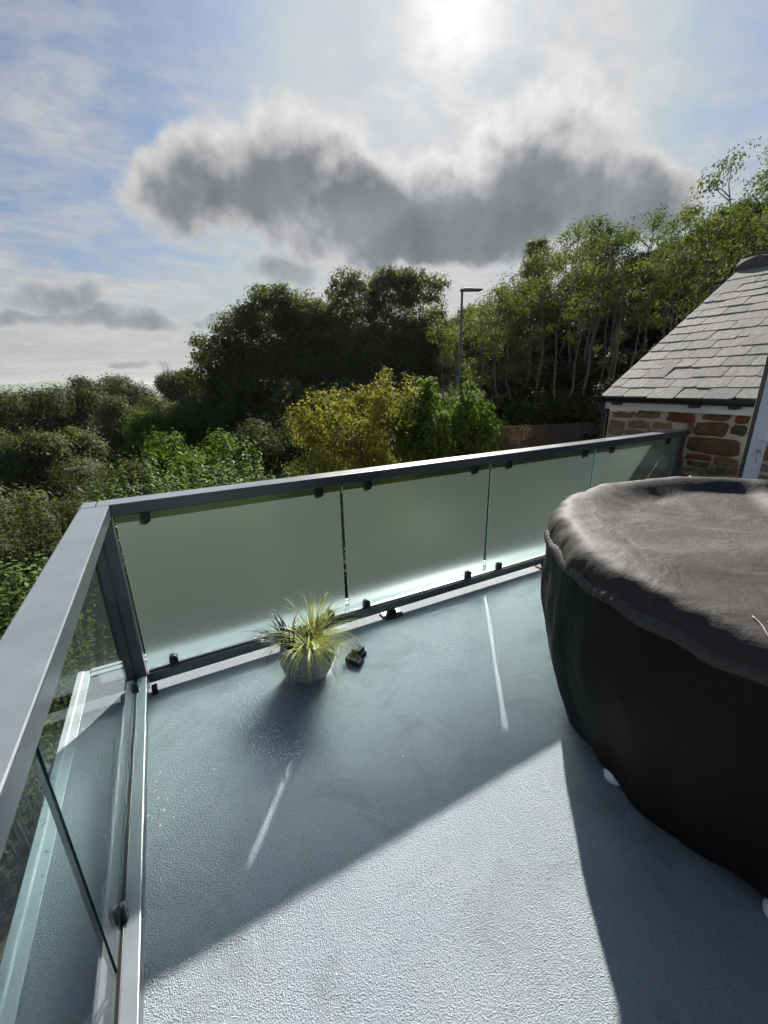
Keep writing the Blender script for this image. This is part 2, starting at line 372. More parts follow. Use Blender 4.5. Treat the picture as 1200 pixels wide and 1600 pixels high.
M_bladedark = blademat('blade_black', (.018, .014, .020), (.05, .05, .035))

# ------------------------------------------------------------------ terrain
def gh(x, y):
    u = .88 * x - .47 * y
    z = float(np.interp(u, [-60, -20, -6, -3, 0, 4, 6.0, 7.6, 9, 12, 18, 30, 60], [-13, -6, -3.6, -2.9, -2.6, -1.8, -1.1, -.7, .25, 1.1, 2.8, 6, 12]))
    r = math.hypot(x, y)
    if r > 60: z = z * max(0, 1 - (r - 60) / 240) - 20 * min(1, (r - 60) / 240)
    if r < 8: z = min(z, -2.2)
    return z + .12 * math.sin(x * 1.1 + .5) * math.cos(y * .9)
rs = [0, 2, 4, 5, 6, 7, 8, 9, 10, 11, 12, 13, 14, 15, 16, 18, 20, 23, 26, 30, 35, 40, 48, 60, 80, 120, 200, 300, 600, 1500, 4600]
NA = 120
V = [(r * math.sin(2 * math.pi * a / NA), r * math.cos(2 * math.pi * a / NA), gh(r * math.sin(2 * math.pi * a / NA), r * math.cos(2 * math.pi * a / NA))) for r in rs for a in range(NA)]
F = [(i * NA + a, (i + 1) * NA + a, (i + 1) * NA + (a + 1) % NA, i * NA + (a + 1) % NA) for i in range(len(rs) - 1) for a in range(NA)]
g = ob('ground', np_mesh('ground', V, [f[::-1] for f in F]), M_ground, smooth=True); props(g, kind='structure')
# far ridge of hills
V = []; F = []
NH = 160
for j, (r, k) in enumerate([(1700, 0), (2100, .55), (2500, 1), (3200, .9), (4200, .2)]):
    for a in range(NH):
        th = R(-75 + 150 * a / (NH - 1))
        ht = 34 + 9 * math.sin(a * .21) + 5 * math.sin(a * .53 + 1) + 2 * math.sin(a * 1.3)
        V.append((r * math.sin(th), r * math.cos(th), -20 + k * (ht + 8)))
for j in range(4):
    for a in range(NH - 1): F.append((j * NH + a, j * NH + a + 1, (j + 1) * NH + a + 1, (j + 1) * NH + a))
h = ob('hills', np_mesh('hills', V, F), M_hill, smooth=True); props(h, kind='structure')

# ------------------------------------------------------------------ balcony deck and the building under it
DX0, DX1, DY0, DY1 = -.33, 5.12, -6.5, .33
deck = box('balcony_floor', (DX0, DX1, DY0, DY1, -.14, 0), M_deck, None, 0); props(deck, kind='structure')
ext = thing('flat_roof_extension', 'pale rendered building carrying the grey balcony', 'building', (2, -3, -2.6))
ext.location = (0, 0, 0)
box('wall', (DX0 + .06, 5.10, -6.4, DY1 - .06, -3.2, -.143), M_render, ext)
tr = thing('roof_edge_trim', 'pale grey metal edging strip round the outer rim of the balcony', 'edging', (0, 0, 0))
ob('edging_strip', MB().prism([(-.33 + .001, -.01), (-.33 + .001, .006), (-.362, .010), (-.368, .016), (-.395, .016), (-.395, -.16), (-.385, -.16), (-.385, -.01)], 'y', -6.5, .395).mesh('edging_strip'), M_trim, tr, .002)
ob('edging_strip', MB().prism([(.331, -.01), (.331, .006), (.362, .010), (.368, .016), (.395, .016), (.395, -.16), (.385, -.16), (.385, -.01)], 'x', -.328, 5.11).mesh('edging_strip'), M_trim, tr, .002)

# ------------------------------------------------------------------ balustrade
bal = thing('balustrade', 'anthracite metal balustrade with frosted and clear glass round the balcony corner', 'railing', (-.06, .06, 0))
bal.location = (0, 0, 0)
H = 1.10; CT = .06; BZ0, BZ1 = .046, .107
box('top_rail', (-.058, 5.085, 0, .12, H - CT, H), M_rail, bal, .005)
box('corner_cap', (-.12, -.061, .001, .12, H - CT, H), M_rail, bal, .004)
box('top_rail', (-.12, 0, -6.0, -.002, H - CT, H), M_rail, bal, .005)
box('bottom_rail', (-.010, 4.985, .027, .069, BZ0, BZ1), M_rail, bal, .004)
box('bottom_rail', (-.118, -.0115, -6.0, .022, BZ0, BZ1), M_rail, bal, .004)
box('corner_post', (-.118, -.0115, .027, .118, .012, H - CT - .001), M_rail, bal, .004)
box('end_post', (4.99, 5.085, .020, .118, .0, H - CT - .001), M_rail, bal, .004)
# glass gaskets on the bottom rails
box('glazing_gasket', (.0, 4.98, .040, .056, BZ1 + .0005, BZ1 + .010), M_black, bal, .001)
box('glazing_gasket', (-.076, -.054, -6.0, .02, BZ1 + .0005, BZ1 + .010), M_black, bal, .001)
def glass_panel(b, faces, mats):
    me = MB().box(*b).mesh('glass_panel')
    for m in mats: me.materials.append(m)
    for f in me.polygons: f.material_index = faces(f.normal)
    return ob('glass_panel', me, None, bal)
gaps = [.004, 1.213, 2.441, 3.666, 4.975]
for i in range(4):
    x0 = gaps[i] + (.012 if i else 0); x1 = gaps[i + 1] - (.012 if i < 3 else 0)
    glass_panel((x0, x1, .043, .053, .130, H - CT - .012), lambda n: 1 if n.y > .9 else (0 if n.y < -.9 else 2), [M_frost_front, M_frost_back, M_edge])
ly = [.018, -1.335, -1.352, -2.70, -2.717, -4.07, -4.087, -5.44]
for i in range(0, 8, 2):
    glass_panel((-.070, -.060, ly[i + 1], ly[i], .130, H - CT - .010), lambda n: 0 if abs(n.x) > .9 else 1, [M_clear, M_edge_dark])
def clamp_mesh(upward):
    m = MB()
    arc = [(.022 * math.cos(a), .022 * math.sin(a)) for a in np.linspace(0, math.pi, 9)]
    for y0, y1 in ((-.016, -.0005), (.0105, .026)):
        poly = [(-.022, -.045)] + [(.022, -.045)] + arc
        if not upward: poly = [(x, -z) for x, z in poly]
        m.prism(poly, 'y', y0, y1)
    s = 1 if upward else -1
    m.tube([(0, -.019, -.012 * s), (0, -.013, -.012 * s)], .008, 8)
    return m.mesh('glass_clamp')
cl_up, cl_dn = clamp_mesh(True), clamp_mesh(False)
for x in (.13, 1.09, 1.36, 2.27, 2.60, 3.54, 3.88, 4.80):
    o = ob('glass_clamp', cl_up, M_black, bal, .002); o.location = (x, .043, BZ1 + .047)
for x in (.135, 1.07, 1.40, 2.29, 2.63, 3.53, 3.90, 4.80):
    o = ob('glass_clamp', cl_dn, M_black, bal, .002); o.location = (x, .043, H - CT - .046)
for y in (-.10, -1.19, -1.50, -2.55, -2.86):
    o = ob('glass_clamp', cl_up, M_black, bal, .002); o.location = (-.060, y, BZ1 + .040); o.rotation_euler = (0, 0, R(90)); o.scale = (.8, 1, .8)
foot = MB().box(-.027, .027, -.027, .027, .0125, BZ0 - .001)
plate = MB().prism([(x * .075, y * .060) for x, y in [(1, .8), (.85, 1), (-.85, 1), (-1, .8), (-1, -.8), (-.85, -1), (.85, -1), (1, -.8)]], 'z', .0005, .0125)
fm, pm = foot.mesh('foot'), plate.mesh('base_plate')
for x, y in ((1.555, .035), (3.16, .035), (4.6, .035), (-.065, -1.9), (-.065, -3.4)):
    f_ = ob('foot', fm, M_gutter, bal, .002); f_.location = (x, y, 0)
    p_ = ob('base_plate', pm, M_gutter, f_, .002)
f_ = ob('foot', MB().box(.0, .028, -.03, .012, .0005, BZ0 - .001).mesh('foot'), M_gutter, bal, .002)
# post base plate bolts are hidden by the rail

# ------------------------------------------------------------------ covered round daybed
cx, cy = 2.675, -1.81
TH = 400
def nz3(x, y, z): return noise.noise(Vector((x, y, z)))
def cover_point(th, r, z, amp, out=True):
    x = cx + r * math.cos(th); y = cy + r * math.sin(th)
    d = amp * (nz3(x * 3.1, y * 3.1, z * 2.2) + .5 * nz3(x * 8, y * 8, z * 5 + 3) + .22 * nz3(x * 19, y * 19, z * 12 + 9))
    return x, y, z, d
far_dir = R(50)
def crest(th):       # the rim stands a little proud away from the camera and droops elsewhere
    c = .5 + .5 * math.cos(th - far_dir)
    return .980 + .036 * c + .008 * math.sin(3 * th + .4) + .006 * math.sin(7 * th)
def cover_strip(rows, name, mat, parent):
    V = []; F = []
    for fn in rows:
        for k in range(TH):
            V.append(fn(2 * math.pi * k / TH))
    for i in range(len(rows) - 1):
        for k in range(TH): F.append((i * TH + k, i * TH + (k + 1) % TH, (i + 1) * TH + (k + 1) % TH, (i + 1) * TH + k))
    return ob(name, py_mesh(name, V, F), mat, parent, smooth=True)
cov = thing('furniture_cover', 'large round black canvas cover with a puckered seam, pulled over a round daybed', 'cover', (0, 0, 0))
SEAM_Z, SEAM_R = .875, 1.125
def seam_z(th): return SEAM_Z + .012 * math.sin(2 * th + 1) + .006 * math.sin(5 * th)
def row_top(u):      # u 0 at seam, 1 at crest, 2 at centre
    def f(th):
        c = .5 + .5 * math.cos(th - far_dir)
        zc = crest(th); zs = seam_z(th)
        if u <= 1:
            a = u * math.pi / 2
            r = 1.03 + (SEAM_R - 1.03) * math.cos(a) ** .9; z = zs + (zc - zs) * math.sin(a) ** .85
            amp = .012 + .014 * math.sin(u * math.pi)
            ph = th * 19 + 2.6 * math.sin(th * 4 + 1) + 1.3 * math.sin(th * 9); sz = .5 + .5 * math.sin(th * 5 + 2)
            tri = 1 - abs(2 * ((ph / 6.2832) % 1) - 1)          # pleats run up from the seam and die out
            r += .024 * sz * max(0, 1 - u / (.35 + .45 * sz)) * tri ** 2 + .004 * (1 - u) * abs(math.sin(th * 61 + 3 * math.sin(th * 5)))
            x, y, _, d = cover_point(th, r, z, amp)
            return (x + d * math.cos(th), y + d * math.sin(th), z + d * .5)
        r = 1.03 * (2 - u)
        w = .15 * c + .60 * (1 - c); s = .075 * c ** 3 + .022
        k = min(1, (1.03 - r) / w); k = k * k * (3 - 2 * k)
        fade = min(1, max(0, r / .25))
        x = cx + r * math.cos(th); y = cy + r * math.sin(th)
        z = (zc * fade + .985 * (1 - fade)) - s * k * fade - .03 * (1 - fade)
        q = nz3(x * 1.7, y * 1.7, 4.2)
        z += .028 * q * k + .009 * nz3(x * 3.2 + y * 1.5, y * 3.4, 1.3) + .006 * (1 - 2 * abs(nz3(x * 5, y * 5, 7.7)))
        # a diagonal fold of slack cloth across the far side
        dxl = (x - (cx + .62)) * .82 + (y - (cy + .45)) * .57
        dyl = -(x - (cx + .62)) * .57 + (y - (cy + .45)) * .82
        z += .035 * math.exp(-(dyl / .07) ** 2) * math.exp(-(dxl / .40) ** 2)
        return (x, y, z)
    return f
us = [0, .12, .25, .38, .5, .62, .75, .87, 1] + [1 + .04 * i for i in range(1, 25)] + [1.985]
top_o = cover_strip([row_top(u) for u in us], 'top_panel', M_cover_top, cov)
def row_skirt(v):    # 0 at seam, 1 at hem
    def f(th):
        z = seam_z(th) * (1 - v) + .048 * v + (.014 * math.sin(th * 6) + .010 * math.sin(th * 11 + 1)) * v
        r = SEAM_R + .004 - .030 * v - .105 * max(0, v - .35) ** 1.6 / .65 ** 1.6 + .012 * math.sin(v * math.pi)
        fold = (.010 * math.sin(th * 17 + 2 * math.sin(th * 3)) + .007 * math.sin(th * 29 + 1)) * (.3 + .7 * v) 
        x, y, _, d = cover_point(th, r + fold, z, .018)
        return (x + d * math.cos(th), y + d * math.sin(th), z)
    return f
cover_strip([row_skirt(v) for v in np.linspace(0, 1, 26)] + [(lambda th, f=row_skirt(1): (lambda p: (cx + (p[0] - cx) * .975, cy + (p[1] - cy) * .975, p[2] + .012))(f(th)))], 'skirt', M_cover, cov)
V = []; F = []; NS = 900
for k in range(NS):
    th = 2 * math.pi * k / NS
    pk = abs(math.sin(th * 88 + 3.5 * math.sin(th * 5))) * (.5 + .5 * math.sin(th * 9))
    x, y, _, d = cover_point(th, SEAM_R, SEAM_Z, .012)
    for dr, dz in ((.000, -.026), (.011 + .004 * pk, -.020), (.014 + .012 * pk, -.003), (.011 + .011 * pk, .013), (-.004, .026)):
        V.append((x + (d + dr) * math.cos(th), y + (d + dr) * math.sin(th), seam_z(th) + dz + .006 * math.sin(th * 31)))
for k in range(NS):
    for j in range(4): F.append((k * 5 + j, ((k + 1) % NS) * 5 + j, ((k + 1) % NS) * 5 + j + 1, k * 5 + j + 1))
ob('gathered_seam', py_mesh('gathered_seam', V, F), M_seam, cov, smooth=True)
from mathutils.bvhtree import BVHTree
top_bvh = BVHTree.FromPolygons([v.co[:] for v in top_o.data.vertices], [p.vertices[:] for p in top_o.data.polygons])
def on_cover(x, y):
    hit = top_bvh.ray_cast(Vector((x, y, 3)), Vector((0, 0, -1)))[0]; return hit.z if hit else .95
for (xa, ya), (xb, yb_) in (((1.594, -1.962), (1.655, -1.900)), ((1.612, -1.972), (1.668, -1.927))):
    cd = MB(); cd.tube([(xa + (xb - xa) * q, ya + (yb_ - ya) * q + .004 * math.sin(q * 5), on_cover(xa + (xb - xa) * q, ya + (yb_ - ya) * q) + .004) for q in np.linspace(-.1, 1.3, 14)], .0022, 6)
    ob('drawstring', cd.mesh('drawstring'), M_cord, cov, smooth=True)
day = thing('round_daybed', 'white rounded feet peeping out beneath the hem of the black round cover', 'furniture', (0, 0, 0))
bd = MB().lathe([(.01, .12), (.93, .12), (.94, .16), (.985, .70), (.96, .80), (.90, .82), (.01, .80)], 64, (cx, cy))
ob('body', bd.mesh('body'), M_blackplastic, day)
ft = MB().lathe([(.001, .0), (.030, .0), (.040, .012), (.042, .03), (.034, .052), (.02, .062), (.018, .13), (.001, .13)], 20).mesh('foot')
for x, y in ((1.668, -1.575), (1.672, -2.12), (2.05, -.98), (3.3, -1.0), (3.5, -2.3), (2.2, -2.7)):
    o = ob('foot', ft, M_whiteplastic, day, smooth=True); o.location = (x + .074, y, .0)
# pale leaf lying on the cover
lf = MB().prism([(-.05, -.004), (-.02, -.010), (.03, -.012), (.055, 0), (.03, .012), (-.02, .010), (-.05, .004)], 'z', 0, .004)
o = ob('dry_leaf', lf.mesh('dry_leaf'), M_dryleaf); o.location = (3.30, -.93, .985); o.rotation_euler = (R(10), R(-18), R(55))
props(o, 'small pale dry leaf lying on the far rim of the black cover', 'leaf')

# ------------------------------------------------------------------ potted plant
PX, PY = .815, -.285
pot_t = thing('potted_plant', 'honeycomb patterned grey pot of yellow and black ornamental grass on the balcony floor', 'potted plant', (PX, PY, 0))
def _pot(t):
    p = t.objc()
    sp_ = t.new('ShaderNodeSeparateXYZ'); t.l.new(p, sp_.inputs[0])
    an = t.math('ARCTAN2', sp_.outputs[1], sp_.outputs[0])
    c = t.new('ShaderNodeCombineXYZ'); t.l.new(t.math('MULTIPLY', an, .15), c.inputs[0]); t.l.new(sp_.outputs[2], c.inputs[1])
    w = t.vmath('ADD', c.outputs[0], t.vmath('SCALE', t.noise(c.outputs[0], 14, 3, .5, out=1), .022))
    ed = t.voro(w, 21, 'DISTANCE_TO_EDGE', rnd=.55)
    line = t.map(ed, .012, .04, 1, 0); brk = t.map(t.noise(p, 16, 4, .6), .38, .55)
    n = t.noise(p, 9, 5, .6)
    col = t.mix(t.map(n, .35, .7), (.17, .17, .18), (.25, .25, .26))
    return t.bsdf(t.mix(t.math('MULTIPLY', line, brk), col, (.60, .60, .60)), .5, t.bump(t.math('MULTIPLY', line, brk), .4, .004))
M_pot = material('honeycomb_glaze', _pot)
prof = [(.001, .001), (.085, .001), (.105, .010), (.135, .055), (.155, .11), (.158, .15), (.150, .19), (.135, .222), (.130, .232), (.122, .232), (.124, .215), (.12, .20)]
ob('pot', MB().lathe(prof, 48).mesh('pot'), M_pot, pot_t, smooth=True)
M_compost = material('compost', lambda t: t.bsdf((.03, .022, .016), .95, t.bump(t.noise(t.objc(), 60, 5), 1, .02)))
ob('soil', MB().lathe([(.126, .208), (.08, .214), (.001, .216)], 24).mesh('soil'), M_compost, pot_t)
def blade_mesh(L, droop, w):
    V = []; F = []; n = 9
    ang = R(82); x = 0; z = 0
    for i in range(n):
        f_ = i / (n - 1); ww = w * (1 - f_ ** 1.8) + .0003
        V += [(x, -ww, z), (x, 0, z - ww * .35), (x, ww, z)]
        ang -= droop / (n - 1) * (.35 + 1.3 * f_)
        x += L / (n - 1) * math.cos(ang); z += L / (n - 1) * math.sin(ang)
    for i in range(n - 1):
        for k in (0, 1): F.append((i * 3 + k, i * 3 + k + 1, i * 3 + k + 4, i * 3 + k + 3))
    return py_mesh('grass_blade', V, F)
rb = random.Random(3)
yb_m = [blade_mesh(rb.uniform(.22, .40), R(rb.uniform(85, 175)), rb.uniform(.0021, .0034)) for _ in range(18)]
yu_m = [blade_mesh(rb.uniform(.20, .31), R(rb.uniform(30, 95)), rb.uniform(.0021, .0034)) for _ in range(10)]
bk_m = [blade_mesh(rb.uniform(.17, .30), R(rb.uniform(60, 150)), rb.uniform(.0028, .0046)) for _ in range(8)]
for m_, mt in [(m, M_blade) for m in yb_m + yu_m] + [(m, M_bladedark) for m in bk_m]: m_.materials.append(mt)
def blades(ms, n, c, spread, name, tilt=.25, bias=None, bw=0):
    for _ in range(n):
        o = bpy.data.objects.new(name, rb.choice(ms)); link(o, pot_t)
        a = rb.uniform(0, 2 * math.pi) if bias is None or rb.random() > bw else rb.gauss(bias, .7)
        rr = spread * math.sqrt(rb.random())
        o.location = (c[0] + rr * math.cos(a), c[1] + rr * math.sin(a), .205)
        o.rotation_euler = (0, rb.gauss(0, .10) + tilt * rr / spread, a + rb.gauss(0, .35)); s = rb.uniform(.8, 1.12); o.scale = (s, s, s)
blades(yb_m, 165, (.015, -.04), .05, 'grass_blade', .6, R(-75), .5)
blades(yu_m, 75, (.065, .06), .042, 'grass_blade', .15, R(20), .5)
blades(bk_m, 74, (-.08, .02), .045, 'black_grass_blade', .4, R(160), .6)

# small black plastic block beside the pot
bt = thing('plastic_clip', 'small stepped black plastic block lying beside the pot', 'block', (1.115, -.30, 0), R(28)); bt.scale = (1.35, 1.35, 1.35)
box('base_block', (-.045, .045, -.028, .028, .0, .030), M_blackplastic, bt, .004)
box('raised_block', (-.005, .04, -.022, .024, .0305, .052), M_blackplastic, bt, .004)
box('front_block', (-.042, -.006, -.05, -.0285, .0, .026), M_blackplastic, bt, .003)

# pale specks on the deck
V = []; F = []
for k in range(26):
    c = Vector((random.gauss(.02, .035), random.gauss(-.72, .10), 0)) if k < 18 else Vector((random.uniform(.05, 1.3), random.uniform(-1.9, -.2), 0))
    r = random.uniform(.002, .0065); o_ = len(V)
    for a in range(6): V.append((c.x + r * random.uniform(.7, 1.3) * math.cos(a * 1.047), c.y + r * random.uniform(.6, 1.4) * math.sin(a * 1.047), .0012))
    V.append((c.x, c.y, r * .55)); F += [(o_ + a, o_ + (a + 1) % 6, o_ + 6) for a in range(6)]
o = ob('droppings', py_mesh('droppings', V, F), M_crumb); props(o, 'pale crumbs of dirt scattered over the deck by the rail', 'dirt', kind='stuff')

# ------------------------------------------------------------------ stone house
hs = thing('stone_house', 'low stone cottage with a grey slate roof beyond the end of the balustrade', 'house', (5.15, 0, -1))
hs.location = (0, 0, 0)
EY = .95; RP = R(31.4); EX, EZ = 5.03, 1.425
def roof_pt(s, y, lift=0): return Vector((EX + s * math.cos(RP) - lift * math.sin(RP), y, EZ + s * math.sin(RP) + lift * math.cos(RP)))
RL = 3.16; xr = EX + RL * math.cos(RP); zr = EZ + RL * math.sin(RP)
wall = ob('wall', MB().prism([(5.15, -3), (2 * xr - 5.15, -3), (2 * xr - 5.15, 1.27), (5.15, 1.27)], 'y', -5.5, EY).mesh('wall'), M_mortar, hs)
gab = ob('gable', MB().prism([(5.16, 1.272), (2 * xr - 5.16, 1.272), (xr, zr - .12)], 'y', EY - .45, EY - .006).mesh('gable'), M_mortar, hs)
box('fascia', (5.095, 5.13, -5.4, EY + .03, 1.272, 1.372), M_fascia, hs, .003)
gp = [(5.0 + .062 * math.cos(a), 1.418 + .062 * math.sin(a)) for a in np.linspace(math.pi, 2 * math.pi, 10)]
gpi = [(5.0 + .055 * math.cos(a), 1.418 + .055 * math.sin(a)) for a in np.linspace(2 * math.pi, math.pi, 10)]
ob('gutter', MB().prism(gp + gpi, 'y', -5.4, EY + .10).mesh('gutter'), M_gutter, hs)
for y in (.80, -.02, -.36, -1.2):
    box('gutter_bracket', (4.99, 5.094, y - .035, y + .035, 1.325, 1.354), M_gutter, hs, .003)
ob('downpipe', MB().tube([(5.0, EY + .06, 1.36), (5.05, EY + .05, 1.28), (5.11, EY + .045, 1.20), (5.11, EY + .045, -2.5)], .032, 10).mesh('downpipe'), M_gutter, hs, smooth=True)
def stone_mesh(w, h_, rnd):
    n = 14; ring = []
    for k in range(n):
        a = 2 * math.pi * (k + .5) / n; ca, sa = math.cos(a), math.sin(a)
        e = .32; px = math.copysign(abs(ca) ** e, ca) * w / 2; py = math.copysign(abs(sa) ** e, sa) * h_ / 2
        ring.append((px + rnd.gauss(0, .010 * min(1, w / .2)), py + rnd.gauss(0, .006)))
    V = [(0.02, y, z) for y, z in ring]; V += [(-.010 - rnd.uniform(0, .006), y * .97, z * .93) for y, z in ring]
    V += [(-.020 - rnd.uniform(0, .014), y * .80, z * .72) for y, z in ring]; V += [(-.030 - rnd.uniform(0, .01), y * .4, z * .35) for y, z in ring]
    V.append((-.03, 0, 0)); F = []
    for j in range(3):
        for k in range(n): F.append((j * n + k, (j + 1) * n + k, (j + 1) * n + (k + 1) % n, j * n + (k + 1) % n))
    F += [(3 * n + k, 4 * n, 3 * n + (k + 1) % n) for k in range(n)]
    return py_mesh('stone', V, F)
rst = random.Random(11)
stones = [(.648, .902, 1.168, 1.257), (.355, .629, 1.183, 1.262), (.005, .276, 1.161, 1.262), (-.303, -.066, 1.205, 1.262), (-.456, -.351, 1.19, 1.262), (.735, .925, .962, 1.14), (.438, .70, 1.06, 1.155),
          (.211, .414, 1.082, 1.15), (-.302, -.012, 1.044, 1.184), (-.449, -.33, 1.075, 1.171), (.486, .71, .975, 1.047), (.26, .46, .98, 1.06), (.10, .235, .93, 1.055), (-.442, .031, .868, 1.036),
          (-.222, .009, .795, .852), (-.454, -.245, .772, .857), (-.207, -.004, .73, .785), (-.249, -.179, .668, .716), (-.457, -.387, .690, .765), (.03, .09, .697, .825), (-.002, .051, 1.058, 1.171),
          (-.17, .09, .655, .712), (.11, .30, .80, .91), (.33, .60, .84, .96), (.62, .93, .80, .945), (-.37, -.27, .70, .755)]
yy = -.50
for z0, z1 in ((1.16, 1.26), (1.03, 1.14), (.87, 1.01), (.77, .85), (.66, .745), (.53, .64), (.38, .51), (.24, .36), (.10, .22)):
    y = -.48
    while y > -2.2:
        w = rst.uniform(.12, .40); stones.append((y - w, y, z0 + rst.uniform(-.01, .015), z1 + rst.uniform(-.015, .0))); y -= w + rst.uniform(.025, .05)
for z0, z1 in ((.53, .64), (.38, .51), (.24, .36), (.10, .22)):
    y = .93
    while y > -.42:
        w = rst.uniform(.12, .36); stones.append((max(y - w, -.46), y, z0 + rst.uniform(-.01, .015), z1)); y -= w + rst.uniform(.025, .05)
kinds_ = dict(r=(.19, .055, .028), b=(.155, .078, .040), g=(.19, .15, .10), d=(.065, .055, .048), y=(.30, .22, .12), o=(.22, .125, .058))
kk_ = 'ggrbrggybdgyybrobooogggyyb'.replace(' ', '')
for i_, (y0, y1, z0, z1) in enumerate(stones):
    o = ob('stone', stone_mesh(y1 - y0, z1 - z0, rst), M_stone, wall, smooth=False); o.location = (5.15, (y0 + y1) / 2, (z0 + z1) / 2)
    k_ = kinds_[kk_[i_] if i_ < len(kk_) else rst.choice('rrbbgdoy')]; v_ = rst.uniform(.85, 1.2); o.color = (k_[0] * v_, k_[1] * v_, k_[2] * v_, 1)
# roof deck, slates, ridge
rf = MB(); a0 = roof_pt(-.02, 0, -.035); a1 = roof_pt(RL, 0, -.035); b0 = roof_pt(-.02, 0, -.075); b1 = roof_pt(RL, 0, -.075)
mir = lambda v: (2 * xr - v[0], v[2])
rf.prism([(a0.x, a0.z), (a1.x, a1.z), (b1.x, b1.z), (b0.x, b0.z)], 'y', -5.4, EY + .03)
rf.prism([mir(a0), mir(b0), mir(b1), mir(a1)], 'y', -5.4, EY + .03)
roof = ob('roof', rf.mesh('roof'), M_barkdark, hs)
rsl = random.Random(5); GAUGE = .196; SW = .268; ncourse = 16
def slate_mesh(w, L, th, r_):
    x0, x1 = -w / 2, w / 2; c1, c2 = r_.choice((.004, .008, .015, .035)), r_.choice((.004, .008, .015, .03))
    e = [r_.gauss(0, .003) for _ in range(4)]
    poly = [(x0 + c1, 0 + e[0]), (0, e[1]), (x1 - c2, e[2]), (x1, .02), (x1, L), (x0, L), (x0, .02)]
    n = len(poly); V = [(p[1], p[0], 0) for p in poly] + [(p[1], p[0], -th) for p in poly]
    return py_mesh('slate', V, [tuple(range(n))[::-1], tuple(range(n, 2 * n))] + [(k, n + k, n + (k + 1) % n, (k + 1) % n) for k in range(n)])
rot = Matrix.Rotation(-RP, 4, 'Y')
for c in range(ncourse):
    y = EY + .045 - (SW / 2 if c % 2 else 0) + SW
    y_top = EY + .045
    first = True
    yy = y_top
    while yy > -1.35:
        w = SW * rsl.uniform(.93, 1.07)
        if first and c % 2: w = SW * .5
        first = False
        slip = -.03 if rsl.random() < .03 else 0
        me = slate_mesh(w - rsl.uniform(.004, .009), .36, rsl.uniform(.010, .016), rsl)
        o = ob('slate', me, M_slate, roof)
        tilt = R(1.9) + rsl.gauss(0, .010)
        p_ = roof_pt(c * GAUGE - .035 + slip + rsl.gauss(0, .007), yy - w / 2, .016 + rsl.uniform(0, .004))
        o.matrix_world = Matrix.Translation(p_) @ Matrix.Rotation(-(RP - tilt), 4, 'Y') @ Matrix.Rotation(rsl.gauss(0, .006), 4, 'Z')
        yy -= w
rt_ = random.Random(9)
for k in range(6):
    y1 = EY + .07 - k * .43; y0 = y1 - .42
    V = []; F = []; n = 9; m_ = 5
    for j in range(m_):
        for i in range(n):
            a = math.pi * i / (n - 1); q = 1 + rt_.gauss(0, .05)
            V.append((xr - .02 + 0.17 * math.cos(a) * q, y0 + (y1 - y0) * j / (m_ - 1) + rt_.gauss(0, .012), zr - .09 + 0.15 * math.sin(a) * q + rt_.gauss(0, .012)))
    for j in range(m_ - 1):
        for i in range(n - 1): F.append((j * n + i, j * n + i + 1, (j + 1) * n + i + 1, (j + 1) * n + i))
    F += [tuple(range(n)), tuple(range((m_ - 1) * n, m_ * n))[::-1]]
    ob('ridge_tile', py_mesh('ridge_tile', V, F), M_ridge, roof)

# ------------------------------------------------------------------ glazed door, standing open
dr = thing('glazed_door', 'white plastic framed glazed door standing open against the stone cottage', 'door', (4.51, -.72, .06), R(-42))
DW = .88
box('door_stile', (.0, .115, -.035, .035, .0, 2.1), M_upvc, dr, .006)
box('door_stile', (DW - .115, DW, -.035, .035, .0, 2.1), M_upvc, dr, .006)
box('door_rail', (.1155, DW - .1155, -.034, .034, .0, .16), M_upvc, dr, .006)
box('door_rail', (.1155, DW - .1155, -.034, .034, 1.985, 2.1), M_upvc, dr, .006)
box('glass_pane', (.1155, DW - .1155, -.006, .006, .161, 1.984), M_clear, dr, 0)
box('weather_seal', (-.0065, -.0005, -.034, -.026, .01, 2.09), M_black, dr, .001)
box('weather_seal', (-.0065, -.0005, .010, .016, .01, 2.09), M_black, dr, .001)
box('lock_strip', (-.004, -.0005, -.020, .004, .05, 2.05), M_chrome, dr, .0005)
hd = MB().tube([(.055, -.036, 1.075), (.055, -.075, 1.075), (.07, -.082, 1.075), (.20, -.082, 1.073)], .010, 10)
ob('handle', hd.mesh('handle'), M_upvc, dr, smooth=True)
box('handle_plate', (.038, .072, -.0445, -.0355, .95, 1.13), M_upvc, dr, .004)
ky = MB().tube([(.055, -.045, .985), (.055, -.070, .985)], .004, 6).prism([(.043, .975), (.067, .975), (.067, .998), (.043, .998)], 'y', -.073, -.069)
ky.tube([(.055 + .018 * math.sin(a), -.074, .955 + .022 * math.cos(a)) for a in np.linspace(0, 6.28, 13)], .0018, 5)
ky.tube([(.050, -.074, .935), (.045, -.070, .905), (.058, -.070, .89)], .0035, 5)
ob('key', ky.mesh('key'), M_chrome, dr)

# ------------------------------------------------------------------ street lamp
lp = thing('street_lamp', 'tall grey street lamp with a flat lantern in front of the trees', 'street lamp', (8.93, 8.72, gh(8.93, 8.72) - .05))
zb_ = lp.location.z; ht = 4.19 - zb_
ob('pole', MB().tube([(0, 0, 0), (0, 0, 1.6), (0, 0, 1.62), (0, 0, ht)], [.068, .068, .046, .034], 14).mesh('pole'), M_lampmetal, lp, smooth=True)
ob('bracket', MB().tube([(0, 0, ht - .02), (0, 0, ht + .09)], .046, 14).mesh('bracket'), M_lampmetal, lp, smooth=True)
ln = MB().prism([(-.07, .0), (-.05, .06), (.06, .075), (.50, .055), (.62, .035), (.62, .015), (.10, -.01)], 'y', -.10, .10)
ll = ob('lantern', ln.mesh('lantern'), M_lampmetal, lp, .02); ll.location = (0, 0, ht); ll.rotation_euler = (0, 0, R(-28))
